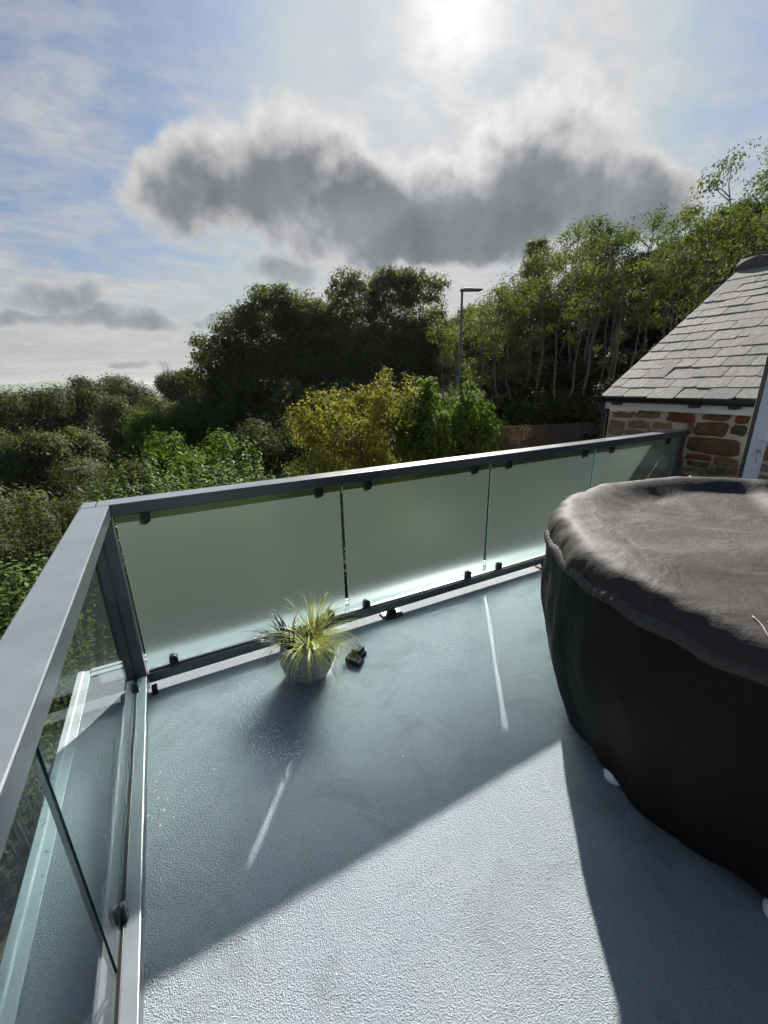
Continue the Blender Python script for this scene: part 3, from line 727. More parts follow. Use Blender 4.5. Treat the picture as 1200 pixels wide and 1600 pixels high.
box('lens', (.14, .54, -.075, .075, -.010, .008), M_blackplastic, ll, .002)

# ------------------------------------------------------------------ brick garden wall
A = Vector((8.9, 7.45, 0)); B = Vector((14.6, 6.05, 0)); d_ = (B - A).normalized(); Lw = (B - A).length
bw = thing('garden_wall', 'dark old brick retaining wall below the wooded bank', 'wall', (A.x, A.y, -1.3), math.atan2(d_.y, d_.x))
WH = 1.53
box('wall_core', (0, Lw, .012, .26, -1, WH - .02), M_wmortar, bw, 0)
bk = [MB().box(-.107, .107, 0, .10, 0, .064).mesh('brick') for _ in range(1)][0]
rbk = random.Random(2)
for c in range(8):
    for i in range(26):
        o = ob('brick', bk, M_brick, bw, 0); o.location = (.12 + i * .226 + (.113 if c % 2 else 0) , rbk.uniform(-.008, .006), WH - .065 - c * .076); o.rotation_euler = (0, 0, rbk.gauss(0, .01))

# ------------------------------------------------------------------ weathered garden table down the slope
gt = thing('garden_table', 'weathered grey slatted wooden table among the bushes down the slope', 'table', (-2.8, 17.5, -2.12), R(-12))
for k in range(5):
    box('slat', (-.48, .48, -.35 + k * .14, -.225 + k * .14, .72, .76), M_wood, gt, .004)
for x in (-.42, .42):
    for y in (-.28, .28): box('leg', (x - .04, x + .04, y - .04, y + .04, -2.4, .719), M_wood, gt, .004)

# ------------------------------------------------------------------ thin summer haze in the air
hz = bpy.data.materials.new('haze_air'); hz.use_nodes = True; th_ = NT(hz.node_tree); th_.n.clear()
pvz = th_.new('ShaderNodeVolumePrincipled'); th_.put(pvz.inputs['Color'], (.90, .95, 1.0)); pvz.inputs['Density'].default_value = HAZE; pvz.inputs['Anisotropy'].default_value = .4
mo = th_.new('ShaderNodeOutputMaterial'); th_.l.new(pvz.outputs[0], mo.inputs[1])
hb = ob('haze', MB().box(-4700, 4700, -4700, 4700, -40, 24).mesh('haze'), hz); props(hb, 'thin pale haze in the air over the valley', 'haze', kind='stuff')

# ------------------------------------------------------------------ vegetation
def leaves(C, N, L, Wd, rng, droop=.25, fold=.12):
    """leaf quads: C centres, N rough normals, L lengths, Wd widths"""
    n = len(C)
    N = N + rng.normal(0, .34, (n, 3)); N /= np.linalg.norm(N, axis=1, keepdims=True) + 1e-9
    d = rng.normal(0, 1, (n, 3)); d[:, 2] -= droop * 2
    d -= N * (d * N).sum(1, keepdims=True); d /= np.linalg.norm(d, axis=1, keepdims=True) + 1e-9
    s = np.cross(N, d); L = L[:, None]; Wd = Wd[:, None]
    V = np.stack([C - d * L / 2, C + s * Wd / 2 + N * Wd * fold - d * L * .05, C + d * L / 2 - N * L * .08, C - s * Wd / 2 + N * Wd * fold - d * L * .05], 1).reshape(-1, 3)
    return V
def quads(n): return np.arange(n * 4).reshape(n, 4)
def crown_pts(lobes, n_clump, k, sig, rng, up=-.45, inner=.68):
    vol = np.array([(l[3] * l[4] * l[5]) ** .67 for l in lobes]); w = vol / vol.sum()
    C = []; N = []
    for l, wi in zip(lobes, w):
        m = max(3, int(n_clump * wi)); d = rng.normal(0, 1, (m * 3, 3)); d /= np.linalg.norm(d, axis=1, keepdims=True)
        d = d[d[:, 2] > up][:m]; m = len(d)
        r = rng.uniform(inner, 1.0, (m, 1)); rad = np.array(l[3:6])
        cc = np.array(l[:3]) + d * rad * r
        kk = rng.poisson(k, m) + 2
        ii = np.repeat(np.arange(m), kk)
        sg = sig * (rad.mean() ** .5)
        P = cc[ii] + rng.normal(0, 1, (len(ii), 3)) * sg * np.array([1, 1, .75])
        nn = d[ii] * .8 + (P - cc[ii]) / (sg * 2) * .6 + np.array([0, 0, .45])
        C.append(P); N.append(nn)
    return np.concatenate(C), np.concatenate(N)
def crown_mesh(name, lobes, n_clump, k, sig, L, ratio, seed, up=-.45, inner=.68, droop=.25):
    rng = np.random.default_rng(seed); C, N = crown_pts(lobes, n_clump, k, sig, rng, up, inner); n = len(C)
    Ls = L * rng.uniform(.65, 1.25, n)
    return np_mesh(name, leaves(C, N, Ls, Ls * ratio * rng.uniform(.8, 1.2, n), rng, droop), quads(n))
def bent(p0, p1, rnd, n=6, amt=.06):
    p0, p1 = Vector(p0), Vector(p1); L = (p1 - p0).length; a, b = rnd.uniform(-1, 1), rnd.uniform(-1, 1)
    return [p0.lerp(p1, i / (n - 1)) + Vector((a, b, .2)) * amt * L * math.sin(math.pi * i / (n - 1)) + Vector((rnd.gauss(0, 1), rnd.gauss(0, 1), 0)) * .007 * L * (0 < i < n - 1) for i in range(n)]
def trunk_mesh(base_h, r0, targets, rnd, lean=(0, 0)):
    m = MB(); fork = Vector((lean[0], lean[1], base_h))
    pts = bent((0, 0, -.4), fork, rnd, 6, .03); m.tube(pts, [r0 * (1.25 - .45 * i / 5) for i in range(6)], 9)
    for T in targets:
        f_ = rnd.uniform(.75, 1.0); st = pts[-1] if f_ > .9 else pts[-2]
        pp = bent(st, T, rnd, 6, .10); m.tube(pp, [r0 * .55 * (1 - .85 * i / 5) for i in range(6)], 6)
    return m.mesh('trunk')
def make_tree(name, label, cat, base, lobes, mats, n_clump, k, sig, L, ratio, seed, trunk_h=None, r0=.18, group=None, up=-.45, inner=.68, droop=.25):
    t_ = thing(name, label, cat, base, 0, group); rnd = random.Random(seed)
    th_ = trunk_h if trunk_h is not None else max(.6, min(l[2] - l[5] * .5 for l in lobes))
    tg = [(l[0], l[1], l[2] + l[5] * .2) for l in lobes][:9]
    ob('trunk', trunk_mesh(th_, r0, tg, rnd), mats[1], t_, smooth=True)
    ob('crown', crown_mesh('crown', lobes, n_clump, k, sig, L, ratio, seed, up, inner, droop), mats[0], t_)
    return t_
def rand_lobes(rx, ry, z0, z1, n, seed, fat=.42, taper=.55):
    r_ = random.Random(seed); out = []; H_ = z1 - z0
    for i in range(n):
        f_ = ((i + .5) / n) ** .9; w = (.72 + .28 * f_ / .35) if f_ < .35 else math.sqrt(max(0, 1 - ((f_ - .35) / (.98 - .1 * taper)) ** 2))
        s = fat * r_.uniform(.8, 1.2) * (1 - .25 * f_); a = i * 2.4 + r_.uniform(-.5, .5); q = max(0, w - s * .85) * r_.uniform(.55, 1) ** .5
        rz = max(.35, min(H_ * s * .6, rx * s * 1.0))
        out.append((rx * q * math.cos(a), ry * q * math.sin(a), min(z0 + H_ * f_, z1 - rz), rx * s, ry * s, rz))
    out.append((0, 0, z0 + H_ * .45, rx * .6, ry * .6, H_ * .38)); return out
def sprigs(L, n, seed):      # loose shoots that break the outline
    r_ = random.Random(seed); out = list(L); big_ = sorted(L[:-1], key=lambda l: -l[2])[:12]
    for i in range(n):
        l = r_.choice(big_); a = r_.uniform(0, 6.28)
        out.append((l[0] + l[3] * .8 * math.cos(a), l[1] + l[4] * .8 * math.sin(a), l[2] + l[5] * r_.uniform(.5, 1.05), r_.uniform(.10, .22), r_.uniform(.10, .22), r_.uniform(.2, .42)))
    return out
def base_at(x, y): return (x, y, gh(x, y))

# big dark trees left of the lamp
def facing(lobes, az, bz):     # outline lists: metres across, depth, height above the balcony floor
    c, n = math.cos(R(az)), math.sin(R(az))
    return [(x * c + y * n, -x * n + y * c, z - bz, a, b_, d) for x, y, z, a, b_, d in lobes]
LEFT_CROWN = [(2.9, 0, 5.5, 1.4, 1.2, 1.2), (3.6, .3, 4.9, 1.4, 1.2, 1.3), (3.4, 0, 2.8, 1.8, 1.6, 2.2), (0.30, 0.00, 3.15, 2.30, 1.90, 2.40), (0.00, 0.00, 1.20, 3.20, 2.20, 2.60), (1.40, 0.00, 2.65, 2.20, 1.80, 2.60), (-0.60, 0.30, -1.00, 3.00, 2.20, 2.00), (-2.71, -1.10, 1.64, 1.10, 1.10, 1.03), (-2.34, -1.64, 2.38, 0.55, 0.55, 0.44), (-3.64, -1.07, 2.00, 0.66, 0.66, 0.53), (-2.48, -2.05, 1.48, 0.49, 0.49, 0.39), (-2.24, -1.90, 1.98, 0.69, 0.69, 0.55), (-2.15, -1.49, 3.02, 1.17, 1.17, 1.09), (-2.85, -1.24, 3.76, 0.58, 0.58, 0.46), (-1.66, -1.67, 3.93, 0.52, 0.52, 0.42), (-1.24, -1.35, 3.53, 0.78, 0.78, 0.63), (-2.92, -0.78, 3.04, 0.63, 0.63, 0.51), (-0.69, -1.41, 4.50, 1.17, 1.17, 1.09), (-0.51, -0.44, 4.87, 0.65, 0.65, 0.52), (-0.58, -0.37, 4.55, 0.57, 0.57, 0.46), (-1.70, -1.15, 4.65, 0.52, 0.52, 0.41), (-0.22, -2.18, 5.04, 0.70, 0.70, 0.56), (1.01, -0.94, 5.57, 1.17, 1.17, 1.09), (1.59, -0.97, 6.45, 0.55, 0.55, 0.44), (0.64, -0.30, 6.31, 0.72, 0.72, 0.57), (1.93, -1.33, 5.91, 0.75, 0.75, 0.60), (0.51, -1.85, 5.73, 0.68, 0.68, 0.55), (2.43, 1.15, 5.14, 1.23, 1.23, 1.15), (2.99, 0.33, 5.63, 0.72, 0.72, 0.58), (3.51, 1.39, 5.21, 0.78, 0.78, 0.63), (1.48, 1.72, 5.10, 0.71, 0.71, 0.57), (2.18, 0.35, 5.87, 0.65, 0.65, 0.52), (-0.20, -0.18, 2.17, 1.62, 1.62, 1.52), (-1.14, -0.23, 3.28, 0.92, 0.92, 0.74), (-1.24, 0.64, 2.78, 0.72, 0.72, 0.58), (0.82, 0.10, 3.16, 1.11, 1.11, 0.89), (-1.37, -0.95, 2.58, 0.78, 0.78, 0.62), (1.82, 0.01, 2.59, 1.62, 1.62, 1.52), (2.77, -0.10, 3.69, 0.93, 0.93, 0.74), (2.75, -1.12, 2.66, 0.92, 0.92, 0.73), (3.00, -0.36, 3.37, 0.89, 0.89, 0.72), (1.67, 1.26, 3.32, 1.10, 1.10, 0.88), (-1.42, -1.48, 0.36, 1.49, 1.49, 1.40), (-1.25, -2.27, 1.44, 0.98, 0.98, 0.79), (-1.47, -2.30, 1.43, 0.85, 0.85, 0.68), (-2.59, -1.96, 0.81, 0.67, 0.67, 0.54), (-0.64, -2.32, 1.07, 0.73, 0.73, 0.58), (1.01, 0.01, -0.06, 1.78, 1.78, 1.67), (-0.54, 0.16, 0.31, 0.93, 0.93, 0.75), (-0.24, -0.29, 0.89, 1.05, 1.05, 0.84), (-0.48, 0.42, -0.47, 0.88, 0.88, 0.71), (1.61, 1.22, 0.81, 1.16, 1.16, 0.93), (-2.71, 0.90, -0.70, 1.30, 1.30, 1.22), (-2.51, 0.22, 0.23, 0.65, 0.65, 0.52), (-2.23, 0.15, 0.06, 0.59, 0.59, 0.48), (-1.60, 1.01, -1.02, 0.81, 0.81, 0.65), (-2.71, 2.05, -0.86, 0.77, 0.77, 0.62), (3.04, -0.47, 0.79, 1.56, 1.56, 1.46), (4.30, 0.12, 0.70, 0.89, 0.89, 0.71), (3.72, 0.74, 0.94, 0.96, 0.96, 0.77), (1.72, -0.08, 1.04, 0.86, 0.86, 0.69), (4.37, -0.27, 1.18, 0.84, 0.84, 0.68), (-0.20, -0.94, -2.19, 1.62, 1.62, 1.52), (0.36, -0.48, -0.92, 0.92, 0.92, 0.73), (0.10, 0.22, -1.35, 1.04, 1.04, 0.83), (1.19, -0.75, -2.58, 0.77, 0.77, 0.61), (-0.49, -2.36, -2.27, 0.99, 0.99, 0.80), (2.20, 0.30, 5.00, 1.30, 1.20, 1.10)]
RIGHT_CROWN = [(2.9, 0, 3.2, 1.7, 1.6, 1.9), (1.2, .2, 4.9, 1.9, 1.5, 1.5), (3.3, .2, 1.6, 1.8, 1.6, 1.8), (0.20, 0.00, 3.55, 3.40, 2.20, 2.20), (0.30, 0.00, 2.20, 4.20, 2.60, 2.20), (-1.80, 0.00, 2.45, 2.20, 2.00, 2.40), (2.20, 0.00, 2.85, 2.00, 1.80, 2.20), (0.20, 0.00, 0.60, 4.20, 2.60, 1.80), (-2.89, 1.37, 4.12, 1.60, 1.60, 1.50), (-1.56, 0.91, 3.82, 0.73, 0.73, 0.59), (-2.38, 0.51, 5.16, 0.97, 0.97, 0.78), (-3.31, 2.47, 4.95, 0.94, 0.94, 0.75), (-4.14, 0.67, 4.03, 0.87, 0.87, 0.70), (-3.69, 2.00, 5.14, 1.10, 1.10, 0.88), (-1.70, 0.97, 4.84, 0.88, 0.88, 0.70), (-1.16, -0.70, 5.66, 1.39, 1.39, 1.30), (0.02, -0.43, 5.34, 0.77, 0.77, 0.61), (-1.66, 0.40, 5.99, 0.92, 0.92, 0.73), (-2.21, -0.87, 6.30, 0.69, 0.69, 0.55), (0.06, -0.51, 5.89, 0.65, 0.65, 0.52), (-1.61, -0.72, 6.82, 0.84, 0.84, 0.67), (-0.89, -0.12, 6.74, 0.88, 0.88, 0.71), (0.96, 0.70, 6.23, 1.29, 1.29, 1.21), (1.61, 0.27, 7.10, 0.82, 0.82, 0.66), (0.69, 1.06, 7.30, 0.88, 0.88, 0.70), (1.38, 1.37, 7.09, 0.80, 0.80, 0.64), (-0.03, 0.95, 6.78, 0.72, 0.72, 0.58), (1.89, 0.22, 6.73, 0.83, 0.83, 0.67), (0.60, 1.18, 7.22, 0.86, 0.86, 0.69), (2.69, -0.12, 5.94, 1.23, 1.23, 1.16), (2.22, -0.33, 6.92, 0.76, 0.76, 0.61), (1.59, -0.02, 5.98, 0.64, 0.64, 0.51), (2.35, -1.17, 5.89, 0.82, 0.82, 0.65), (2.63, 0.41, 6.91, 0.63, 0.63, 0.51), (3.47, -0.33, 6.71, 0.69, 0.69, 0.56), (1.84, -0.21, 6.64, 0.72, 0.72, 0.58), (3.35, -0.56, 3.92, 1.11, 1.11, 1.04), (3.58, 0.29, 4.37, 0.74, 0.74, 0.60), (2.65, -1.25, 3.74, 0.71, 0.71, 0.57), (3.28, -1.05, 4.79, 0.54, 0.54, 0.43), (3.32, -1.54, 3.71, 0.67, 0.67, 0.53), (3.21, 0.42, 3.96, 0.73, 0.73, 0.58), (4.04, -0.02, 4.39, 0.72, 0.72, 0.58), (-0.58, -0.77, 3.11, 1.69, 1.69, 1.59), (-0.38, 0.01, 4.41, 0.92, 0.92, 0.74), (-0.89, -2.21, 2.73, 0.89, 0.89, 0.72), (-0.03, 0.25, 4.11, 0.78, 0.78, 0.62), (0.83, -1.18, 2.72, 1.05, 1.05, 0.84), (0.93, -0.56, 3.24, 1.09, 1.09, 0.87), (0.26, 0.51, 3.08, 1.03, 1.03, 0.83), (1.73, -0.34, 2.91, 1.54, 1.54, 1.44), (2.24, -0.20, 4.20, 0.73, 0.73, 0.59), (3.05, -0.04, 3.21, 0.91, 0.91, 0.73), (1.66, -1.72, 2.73, 0.80, 0.80, 0.64), (3.00, -0.10, 3.42, 0.97, 0.97, 0.77), (1.69, -1.03, 4.12, 0.96, 0.96, 0.77), (2.38, -1.11, 3.86, 0.86, 0.86, 0.68), (-3.27, -0.82, 2.04, 1.48, 1.48, 1.39), (-3.97, -1.93, 2.28, 0.68, 0.68, 0.55), (-3.94, -0.60, 2.42, 0.69, 0.69, 0.56), (-4.37, -1.47, 2.42, 0.84, 0.84, 0.67), (-2.93, -0.39, 2.50, 0.74, 0.74, 0.59), (-4.26, -1.60, 2.47, 0.65, 0.65, 0.52), (-4.51, -1.29, 1.93, 0.67, 0.67, 0.53), (-1.35, -1.40, 1.24, 1.60, 1.60, 1.50), (-0.59, -0.19, 1.01, 0.95, 0.95, 0.76), (-1.90, -1.43, 2.57, 1.07, 1.07, 0.86), (0.09, -1.45, 1.31, 0.88, 0.88, 0.70), (-1.35, -0.20, 2.03, 0.95, 0.95, 0.76), (-1.03, -2.39, 2.23, 0.80, 0.80, 0.64), (-2.47, -0.81, 1.91, 0.70, 0.70, 0.56), (1.35, -1.39, 1.24, 1.69, 1.69, 1.59), (0.08, -0.57, 1.03, 1.05, 1.05, 0.84), (1.44, 0.11, 1.01, 0.82, 0.82, 0.65), (1.53, 0.12, 1.28, 0.96, 0.96, 0.77), (-0.12, -1.06, 1.49, 1.01, 1.01, 0.81), (1.52, -0.67, 2.57, 1.15, 1.15, 0.92), (1.16, -2.81, 1.76, 0.96, 0.96, 0.77), (3.27, 0.24, 1.84, 1.29, 1.29, 1.21), (4.32, 0.59, 2.22, 0.74, 0.74, 0.59), (3.75, 1.29, 1.66, 0.83, 0.83, 0.66), (2.58, 1.01, 2.38, 0.86, 0.86, 0.69), (2.38, -0.49, 2.00, 0.88, 0.88, 0.71), (2.49, 1.05, 1.53, 0.79, 0.79, 0.63), (4.20, 0.93, 2.03, 0.84, 0.84, 0.67), (-3.73, 0.52, 2.51, 1.11, 1.11, 1.04), (-2.81, 0.61, 2.87, 0.60, 0.60, 0.48), (-4.73, 0.61, 2.52, 0.65, 0.65, 0.52), (-2.85, 0.96, 2.63, 0.59, 0.59, 0.47), (-2.83, 0.13, 2.32, 0.69, 0.69, 0.56), (-3.43, 1.31, 3.03, 0.59, 0.59, 0.47), (-4.39, 0.67, 3.24, 0.59, 0.59, 0.48), (-2.12, -1.13, -0.79, 1.54, 1.54, 1.44), (-1.13, -0.19, -1.03, 1.00, 1.00, 0.80), (-2.48, -1.58, 0.47, 0.94, 0.94, 0.75), (-1.06, -0.97, 0.10, 0.97, 0.97, 0.78), (-2.33, -2.37, -0.19, 0.81, 0.81, 0.65), (-2.95, -0.90, 0.30, 0.78, 0.78, 0.62), (-3.37, -1.34, -0.22, 1.04, 1.04, 0.83), (0.58, 0.91, -1.19, 1.69, 1.69, 1.59), (1.38, 0.55, 0.05, 0.87, 0.87, 0.69), (0.74, 2.29, -0.55, 0.85, 0.85, 0.68), (-0.45, 1.42, -0.19, 1.13, 1.13, 0.90), (-0.21, 0.44, 0.03, 0.78, 0.78, 0.63), (0.23, 1.35, 0.23, 0.80, 0.80, 0.64), (-0.72, 1.66, -1.49, 0.78, 0.78, 0.62), (2.89, 1.19, -0.79, 1.39, 1.39, 1.30), (3.86, 1.11, -0.01, 0.65, 0.65, 0.52), (2.53, 2.38, -0.73, 0.84, 0.84, 0.67), (2.40, 0.13, -0.35, 0.79, 0.79, 0.63), (3.72, 1.89, -0.18, 0.94, 0.94, 0.75), (2.93, -0.05, -0.98, 0.79, 0.79, 0.63), (2.62, -0.03, -0.68, 0.92, 0.92, 0.73), (-2.90, 0.20, 4.20, 1.40, 1.30, 1.20), (-3.60, 0.40, 3.40, 1.30, 1.20, 1.20), (-1.90, -0.30, 5.20, 1.20, 1.10, 1.00)]
b = base_at(5.95, 23.7)
make_tree('broadleaf_tree', 'tall dark broadleaved tree at the left of the two biggest trees', 'tree', b, facing(LEFT_CROWN, 12.5, b[2]), (L_dark, M_barkdark), 4700, 18, .21, .18, .55, 21, 2.2, .25, inner=.75)
b = base_at(12.2, 20.7)
make_tree('broadleaf_tree', 'biggest dark rounded evergreen tree with clumped leaves, directly left of the street lamp', 'tree', b, facing(RIGHT_CROWN, 27, b[2]), (L_dark, M_barkdark), 7200, 18, .16, .165, .5, 33, 2.2, .3, inner=.82, up=-.35)
x, y = 7.4, 17.6; b = base_at(x, y)
make_tree('evergreen_shrub', 'low dark evergreen shrub under the two biggest trees, behind the yellow shrub', 'shrub', b, rand_lobes(3.2, 2.4, .8, 4.6, 10, 35, .36), (L_dark, M_barkdark), 800, 24, .24, .22, .5, 35, .8, .12)
x, y = 20.5, 24.5; b = base_at(x, y)
make_tree('broadleaf_tree', 'light green tree showing between the biggest dark tree and the street lamp', 'tree', b, rand_lobes(2.6, 2.6, 2.0, 6.6 - b[2], 11, 36, .38), (L_light, M_bark), 700, 22, .26, .26, .55, 36, 2.0, .16)
# far trees at the left
far = [(-11.5, 33, 1.0, 4.0, L_far, 'dark rounded tree at the left edge of the far tree line'), (-7.0, 32, 1.6, 3.6, L_far, 'dark green rounded tree, second from the left in the far tree line'), (-4.6, 34.5, 1.75, 3.0, L_far, 'dark green tree with a broad crown, third from the left in the far tree line'),
       (-3.4, 46, 2.7, 4.2, L_far, 'taller tree whose top breaks the far skyline at the left'), (-1.0, 28, 1.0, 2.6, L_olive, 'pale olive rounded tree in the middle of the far tree line'), (.9, 31.5, .5, 2.4, L_olive, 'low olive tree just right of the pale olive rounded one'),
       (3.2, 52, 3.2, 4.2, L_far, 'distant tree against the sky just left of the tall dark tree'), (5.6, 50, 2.6, 3.4, L_far, 'distant tree half hidden behind the left side of the tall dark tree'), (-16, 42, 1.4, 4.5, L_far, 'distant tree beyond the left edge of the picture'), (.6, 20.6, .55, 2.4, L_green, 'yellowish green tree standing below the pale olive one'),
       (2.9, 21.5, .9, 2.6, L_dark, 'dark shrubby tree at the foot of the tall dark tree'), (-4.6, 22.5, -.3, 2.6, L_dark, 'dark low tree in shade behind the slatted table'), (-8.4, 24, -.1, 2.8, L_far, 'dark tree lower on the slope at the left edge')]
for i, (x, y, tz, rr, lm, lab) in enumerate(far):
    b = base_at(x, y); top = max(2.6, tz - b[2]); d_far = math.hypot(x, y)
    make_tree('broadleaf_tree', lab, 'tree', b, rand_lobes(rr, rr, top * .22, top, 13, 50 + i, .38, .5), (lm, M_barkdark), 1500, 21, .25, .075 + .0030 * d_far, .6, 50 + i, top * .2, .18)
# distant wood
rng = np.random.default_rng(4); C = []; 
for _ in range(420):
    a = R(rng.uniform(-45, 60)); r = rng.uniform(62, 190); x, y = r * math.sin(a), r * math.cos(a); s = rng.uniform(2.2, 4.2); z = gh(x, y) + rng.uniform(3.0, 5.0)
    d = rng.normal(0, 1, (60, 3)); d /= np.linalg.norm(d, axis=1, keepdims=True); C.append(np.array([x, y, z]) + d * s * np.array([1, 1, .9]) * rng.uniform(.6, 1, (60, 1)))
C = np.concatenate(C); n = len(C); N = np.tile([0, 0, .6], (n, 1)); Ls = rng.uniform(.7, 1.6, n)
o = ob('distant_woodland', np_mesh('distant_woodland', leaves(C, N, Ls, Ls * .7, rng), quads(n)), L_far); props(o, 'mass of distant woodland beyond the garden trees', 'woodland', kind='stuff')

# yellow and green shrubs behind the balustrade
b = base_at(4.15, 6.5); top = 1.62 - b[2]
make_tree('golden_shrub', 'golden yellow leaved shrub just behind the frosted balustrade', 'shrub', b, sprigs(rand_lobes(1.85, 1.4, .6, top - .15, 22, 61, .32, .5), 14, 61), (L_yellow, M_bark), 1700, 15, .16, .085, .5, 61, .8, .07, droop=.6)
b = base_at(6.35, 5.85); top = 1.52 - b[2]
make_tree('green_shrub', 'fresh green bushy shrub right of the golden one, behind the balustrade', 'shrub', b, sprigs(rand_lobes(1.6, 1.25, .6, top - .15, 20, 62, .33, .5), 14, 62), (L_green, M_bark), 1300, 15, .16, .11, .5, 62, .8, .07, droop=.8)
b = base_at(8.95, 6.35)
make_tree('dry_shrub', 'brownish pink dry shrub between the green shrub and the brick wall', 'shrub', b, rand_lobes(.6, .5, .7, .42 - b[2], 8, 63, .4), (L_dry, M_bark), 260, 14, .16, .06, .5, 63, .6, .04)
# sprays of upright shoots
def spray_mesh(n_stem, rad, h0, h1, L, ratio, seed, rad_y=None):
    rng = np.random.default_rng(seed); C = []; N = []; st = MB(); rad_y = rad_y or rad
    for i in range(n_stem):
        a = rng.uniform(0, 6.283); q = math.sqrt(rng.uniform(0, 1)); bx, by = rad * q * math.cos(a), rad_y * q * math.sin(a)
        hh = rng.uniform(h0, h1) * (1 - .28 * q); lean = np.array([bx * .28 + rng.normal(0, .10), by * .28 + rng.normal(0, .10)])
        n = int(52 * hh / 2.5)
        for j in range(n):
            f_ = .25 + .75 * j / n; p = np.array([bx + lean[0] * f_ ** 2, by + lean[1] * f_ ** 2, hh * f_]); an = j * 2.4; rr = L * .55 * (1.15 - .6 * f_)
            C.append(p + np.array([rr * math.cos(an), rr * math.sin(an), .02])); N.append((math.cos(an) * .4, math.sin(an) * .4, .9))
        if i % 2 == 0: st.tube([(bx, by, -.3), (bx + lean[0] * .25, by + lean[1] * .25, hh * .5), (bx + lean[0], by + lean[1], hh)], [.014, .01, .004], 5)
    C = np.array(C); N = np.array(N); n = len(C); Ls = L * rng.uniform(.7, 1.25, n)
    return np_mesh('foliage', leaves(C, N, Ls, Ls * ratio, rng, .1), quads(n)), st.mesh('stems')
sprays = [(1.75, 6.0, .66, .95, 110, .11, L_laurel, 'leafy laurel with upright shoots just left of the golden shrub', 'laurel_shrub'), (.75, 6.4, .64, .95, 110, .11, L_laurel, 'leafy laurel with upright shoots in the middle of the row below the rail corner', 'laurel_shrub'),
          (-.25, 6.8, .58, .9, 100, .11, L_laurel, 'bright leafy laurel at the left end of the row below the rail corner', 'laurel_shrub'), (2.7, 5.6, .42, .7, 70, .11, L_laurel, 'laurel shoots half hidden behind the golden shrub', 'laurel_shrub'),
          (-1.5, 2.6, .02, .7, 110, .075, L_green, 'yellow green leafy bush at the left edge beside the left balustrade', 'leafy_bush'), (-2.3, 3.9, -.1, .9, 120, .075, L_green, 'yellow green bush lower down the slope at the left edge', 'leafy_bush')]
for i, (x, y, tz, rr, ns, L, lm, lab, nm) in enumerate(sprays):
    b = base_at(x, y); hh = tz - b[2]; t_ = thing(nm, lab, 'shrub', b); f_, s_ = spray_mesh(ns, rr, hh * .72, hh * 1.06, L, .42, 80 + i)
    ob('foliage', f_, lm, t_); ob('stems', s_, M_bark, t_)
brs = [(-1.75, 5.7, .05, 1.1, 'grey green bramble thicket nearest the balustrade corner'), (-2.7, 6.6, .0, 1.4, 'grey green bramble thicket in the middle of the left slope'), (-3.6, 9.2, -.1, 1.8, 'bramble thicket at the left below the dark trees'), (-1.2, 9.6, -.2, 1.7, 'bramble thicket beside the slatted table'),
       (1.2, 10.2, .35, 1.8, 'bushy green thicket behind the laurels'), (-5.2, 7.0, -.6, 1.6, 'bramble thicket at the far left of the slope'), (-2.0, 4.6, -.45, 1.0, 'small bramble clump below the left balustrade'), (3.6, 11.0, .45, 1.8, 'green thicket behind the golden shrub')]
for i, (x, y, tz, rr, lab) in enumerate(brs):
    b = base_at(x, y); top = tz - b[2]
    make_tree('bramble_thicket', lab, 'shrub', b, rand_lobes(rr * .92, rr * .92, .4, top + (.0, .25, -.25, .2, .1, .1, -.1, .1)[i], 11, 100 + i, .36, .5), ((L_bramble, L_olive, L_far, L_bramble, L_green, L_olive, L_laurel, L_far)[i], M_bark), (1300, 800, 900, 1000, 900, 800, 700, 900)[i], 15, (.16, .22, .24, .2, .2, .22, .2, .24)[i], (.055, .085, .09, .08, .10, .085, .08, .10)[i], .55, 100 + i, .4, .04)
# slim woodland trees on the bank
def slim_tree(seed, h_, stems):
    rnd = random.Random(seed); rng = np.random.default_rng(seed); m = MB(); lobes = []
    for s_ in range(stems):
        a = rnd.uniform(0, 6.28); top = Vector((math.cos(a), math.sin(a), 0)) * rnd.uniform(.3, 1.3) * (1 if stems > 1 else .6) + Vector((0, 0, h_ * rnd.uniform(.86, 1)))
        base_ = Vector((math.cos(a) * .18 * (stems > 1), math.sin(a) * .18 * (stems > 1), -.5))
        pts = bent(base_, top, rnd, 9, .02); r0 = rnd.uniform(.055, .085)
        m.tube(pts, [r0 * (1 - .85 * i / 8) for i in range(9)], 7)
        for j in range(rnd.choice((6, 8, 11))):
            f_ = rnd.uniform(.30, .97); i0 = int(f_ * 8); p = pts[i0].lerp(pts[min(8, i0 + 1)], f_ * 8 - i0)
            an = rnd.uniform(0, 6.28); ln_ = rnd.uniform(.4, 1.5) * (1.25 - f_ * .8); tip = p + Vector((math.cos(an) * ln_, math.sin(an) * ln_, ln_ * rnd.uniform(.5, 1.1)))
            m.tube(bent(p, tip, rnd, 4, .08), [.022, .016, .011, .005], 5)
            if f_ > .56 or rnd.random() < .22:
                q = rnd.uniform(.3, .75); lobes.append((tip.x, tip.y, tip.z, q, q, q * .7))
        q = .6; lobes.append((top.x, top.y, top.z - .2, q, q, q))
    tm, cm = m.mesh('trunk'), crown_mesh('crown', lobes, 22 * len(lobes) // 3, 17, .22, .125, .5, seed, -.8, .2, .5)
    cm['top'] = max(v.co.z for v in cm.vertices) - .15; return tm, cm
protos = [slim_tree(300 + i, h_, s_) for i, (h_, s_) in enumerate([(8.5, 2), (9.2, 1), (8.0, 3), (7.4, 2), (9.6, 2), (8.8, 1)])]
rw = random.Random(31); spots = []
rows_ = [(17.0, 37.5, 71, 14), (20.5, 36.5, 72, 15), (24.5, 39, 73, 13)]
